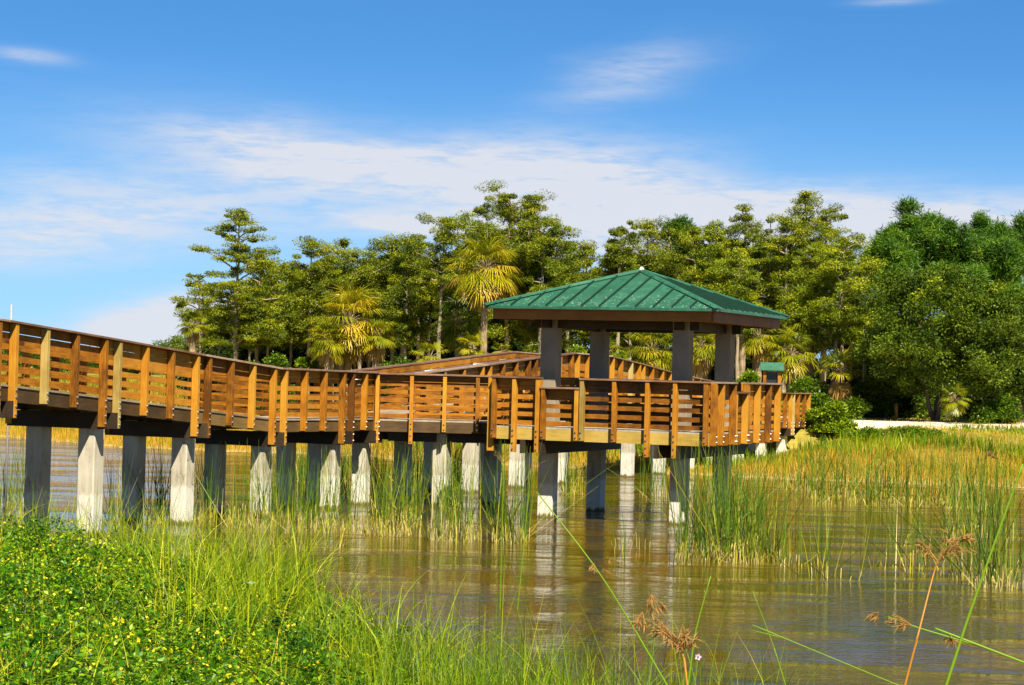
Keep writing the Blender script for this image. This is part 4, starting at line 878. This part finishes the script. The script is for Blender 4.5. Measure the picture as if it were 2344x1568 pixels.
# long arching grass at the water edge
def near_grass(name, n0, x0, x1, y0, y1, dmin, dmax, h0, h1, label, cvb=.48, curl=.7, wid=.007, lean=.4, mat=None):
    P_, d = near_pts(n0, x0, x1, y0, y1, dmin, dmax); n = len(P_); base = np.column_stack([P_, np.maximum(gz(P_), -.1) - .03])
    V, F, t = blades(base, rng.uniform(0, 2 * PI, n), rng.uniform(h0, h1, n), rng.uniform(-lean, lean, n), rng.uniform(.0, curl, n), rng.uniform(.6, 1.4, n) * wid, 8, .08)
    cv = np.repeat(cvb + rng.normal(0, .26, n), 8); o = link(name, mesh_np(name, V, F, mat or L_grass, cv)); return tag(o, label, 'grass', kind='stuff')
near_grass('shore_grass', 13000, -9, 1.6, 13, 33, -.7, .9, .5, 1.45, 'long arching green grass along the water edge of the near bank', wid=.013, curl=1.1, cvb=.42)
near_grass('shore_grass', 9000, -9, -2.4, 20, 33.5, -1.0, 2.4, .7, 1.8, 'tall grass standing thick at the far left of the near bank', cvb=.52, curl=.7, wid=.013)
near_grass('tall_grass', 5200, -7, 1.2, 12.5, 30, .3, 6, .6, 1.1, 'scattered grass blades rising through the weeds', cvb=.66, wid=.011, curl=.9)
near_grass('shore_grass', 5200, -1.1, 1.6, 12, 20, -1.0, 2.5, .6, 1.5, 'dark grass tufts at the right tip of the near bank', cvb=.32, curl=.7, wid=.011)
near_grass('shore_grass', 650, -.4, 2.2, 13, 19, -1.8, 1.2, .9, 1.9, 'sparse grass tips poking up along the bottom edge at right', cvb=.34, curl=.5, wid=.009)

# ---- single rush stalks close to the camera
def P3(px, py, Y): return Vector((XA(px, Y, py), Y, ZA(px, py, Y)))
M_stalkg = leafmat('green_rush_stalk', [(0, (.16, .30, .01)), (1, (.34, .42, .02))], .1); M_stalkr = leafmat('reddish_rush_stalk', [(0, (.50, .22, .03)), (1, (.62, .34, .08))], .1)
def spikelets(C, D, n, ln, mat_parent, name='seed_head', spread=.5):
    mb = MB(); C = Vector(C); D = Vector(D).normalized()
    Vs = []
    for i in range(n):
        d = (D + Vector(sph(1)[0]) * spread).normalized(); L_ = ln * random.uniform(.3, .85); e = C + d * L_; e.z -= L_ * .15
        mb.tube([C, C.lerp(e, .5) + Vector((0, 0, L_ * .06)), e], [.0016, .0013, .0008], 4, cap=False)
        for j in range(random.randint(3, 6)):
            q = C.lerp(e, random.uniform(.5, 1.0)); dd = (d * .6 + Vector((random.uniform(-.6, .6), random.uniform(-.6, .6), random.uniform(-1.2, .2)))).normalized() * random.uniform(.012, .034)
            mb.tube([q, q + dd * .4, q + dd], [.0008, .0024, .0006], 5, cap=False)
    o = mb.build(name, L_seed, mat_parent); return o
def stalk(pts, r, mat, label, heads=(), name='rush_stalk'):
    pts = [Vector(p) for p in pts]; g = gz1(pts[0].x, pts[0].y); d = (pts[1] - pts[0]).normalized(); b = pts[0].copy()
    if d.z > .15: b = pts[0] - d * ((pts[0].z - g) / d.z)
    else: b = Vector((pts[0].x + .1, pts[0].y, g))
    root = empty(name, b, label=label, cat='rush'); P = [p - b for p in ([b] + pts)]
    # smooth
    Q = []
    for i in range(len(P) - 1):
        p0, p1, p2, p3 = P[max(i - 1, 0)], P[i], P[i + 1], P[min(i + 2, len(P) - 1)]
        for t in (0, .25, .5, .75): Q.append(.5 * ((2 * p1) + (p2 - p0) * t + (2 * p0 - 5 * p1 + 4 * p2 - p3) * t * t + (3 * p1 - p0 - 3 * p2 + p3) * t ** 3))
    Q.append(P[-1]); MB().tube(Q, [r * (1 - .55 * i / (len(Q) - 1)) for i in range(len(Q))], 6).build('stem', mat, root, smooth=True)
    for c, dd, n_, ln, sp in heads: spikelets(Vector(c) - b, dd, n_, ln, root, spread=sp)
    return root
stalk([P3(1522, 1560, 8.5), P3(1440, 1420, 8.5), P3(1356, 1289, 8.5), P3(1228, 1125, 8.6)], .005, M_stalkg, 'long green rush leaning left across the water below the deck', [(P3(1378, 1305, 8.5), (.3, 0, .2), 3, .05, .8), (P3(1360, 1290, 8.5), (-.2, 0, -.4), 3, .04, .8)])
stalk([P3(2069, 1568, 7), P3(2100, 1450, 7), P3(2134, 1318, 7.1), P3(2146, 1285, 7.1)], .0042, M_stalkr, 'reddish dry rush stalk with a spread brown head at lower right',
      [(P3(2146, 1285, 7.1), (.55, 0, .8), 11, .17, .45), (P3(2146, 1285, 7.1), (-.8, 0, .85), 5, .15, .22), (P3(2200, 1232, 7.1), (.2, 0, .1), 8, .05, .9)])
stalk([P3(2163, 1568, 6), P3(2215, 1410, 6), P3(2290, 1200, 6), P3(2340, 1062, 6)], .0052, M_stalkg, 'thick green rush stalk leaning right near the right edge')
stalk([P3(2344, 1516, 7.5), P3(2250, 1480, 7.5), P3(2192, 1463, 7.5), P3(2095, 1434, 7.5), P3(2030, 1410, 7.5)], .0045, M_stalkg, 'rush lying almost level at lower right with loose brown head',
      [(P3(2085, 1430, 7.5), (-.8, 0, .35), 9, .11, .5), (P3(2170, 1450, 7.5), (.1, 0, -.3), 5, .06, .8), (P3(2010, 1400, 7.5), (-.2, 0, -.3), 4, .05, .8)])
stalk([P3(1797, 1568, 9), P3(1770, 1480, 9), P3(1722, 1352, 9)], .0035, M_stalkg, 'thin green rush right of the dry seed head cluster')
stalk([P3(1577, 1545, 7), P3(1590, 1450, 7), P3(1626, 1318, 7)], .004, M_stalkg, 'thin green rush standing just behind the dry seed head cluster')
stalk([P3(1573, 1575, 6.5), P3(1568, 1530, 6.5), P3(1562, 1495, 6.5)], .0045, M_stalkr, 'dead brown rush with a dense drooping seed head cluster at bottom centre right',
      [(P3(1562, 1490, 6.5), (-.35, 0, .9), 16, .10, .5), (P3(1562, 1490, 6.5), (.35, 0, .8), 9, .09, .4), (P3(1545, 1468, 6.5), (-.7, 0, .75), 9, .20, .28), (P3(1470, 1400, 6.5), (-.3, 0, -.9), 6, .08, .6), (P3(1490, 1360, 6.5), (.2, 0, -.6), 7, .07, .7)])
stalk([P3(1485, 1568, 9), P3(1492, 1510, 9), P3(1500, 1440, 9)], .003, M_stalkg, 'short thin rush left of the dead seed head cluster')
stalk([P3(1880, 1495, 9), P3(1800, 1462, 9), P3(1722, 1442, 9)], .0028, M_stalkg, 'fine stem lying across the water right of the seed head cluster')
stalk([P3(1150, 1180, 30), P3(1153, 1060, 30)], .010, M_stalkg, 'rush with hanging tan seed tufts in front of the left deck corner', [(P3(1153, 1062, 30), (0, 0, .3), 12, .38, .7), (P3(1165, 1110, 30), (0, 0, -.5), 10, .25, .7)])
stalk([P3(1205, 1180, 30), P3(1215, 1075, 30)], .010, M_stalkg, 'rush with drooping tan leaves over the front left pile', [(P3(1215, 1072, 30), (.2, 0, .3), 9, .32, .6)])
# small pink flower and fallen branch
fr = empty('pink_flower', P3(1597, 1502, 6.5), label='single small pale pink flower beside the dead seed head cluster', cat='flower')
k_ = 5; Cq = np.zeros((k_, 3)); an = np.arange(k_) * 2 * PI / k_; Tq = np.stack([np.cos(an), np.full(k_, -.3), np.sin(an)], 1)
M_pink = plain('pink_petals', (.75, .55, .70), .5); M_purp = plain('purple_centre', (.25, .05, .2), .5)
V, F = kites(Cq, Tq, np.tile([0, -1., .2], (k_, 1)), np.full(k_, .011), np.full(k_, .010)); link('petals', mesh_np('petals', V, F, M_pink), fr)
MB().tube([(0, -.002, 0), (0, -.006, 0)], [.003, .0015], 6).build('flower_centre', M_purp, fr)
MB().tube([(0, 0, 0), (-.01, .01, -.12), (-.02, .01, -.45)], [.0012, .0016, .002], 5).build('stem', M_stalkg, fr)
bx = XA(2262, 76, 1040); bz = ZA(2262, 1062, 76); dbr = MB()
limb(dbr, (-.55, 0, -.35), (.05, 0, .32), .035, .06, .03, 5, .2); limb(dbr, (.0, 0, .28), (.38, .1, .05), .05, .03, -.05, 4, .2); limb(dbr, (.34, .05, .1), (.34, .1, -.45), .035, .05, 0, 4, .2)
o = dbr.build('dead_branch', B_dark, None, (bx, 76, bz + .1), smooth=True); tag(o, 'dead forked branch sticking out of the bank grass at right', 'branch')
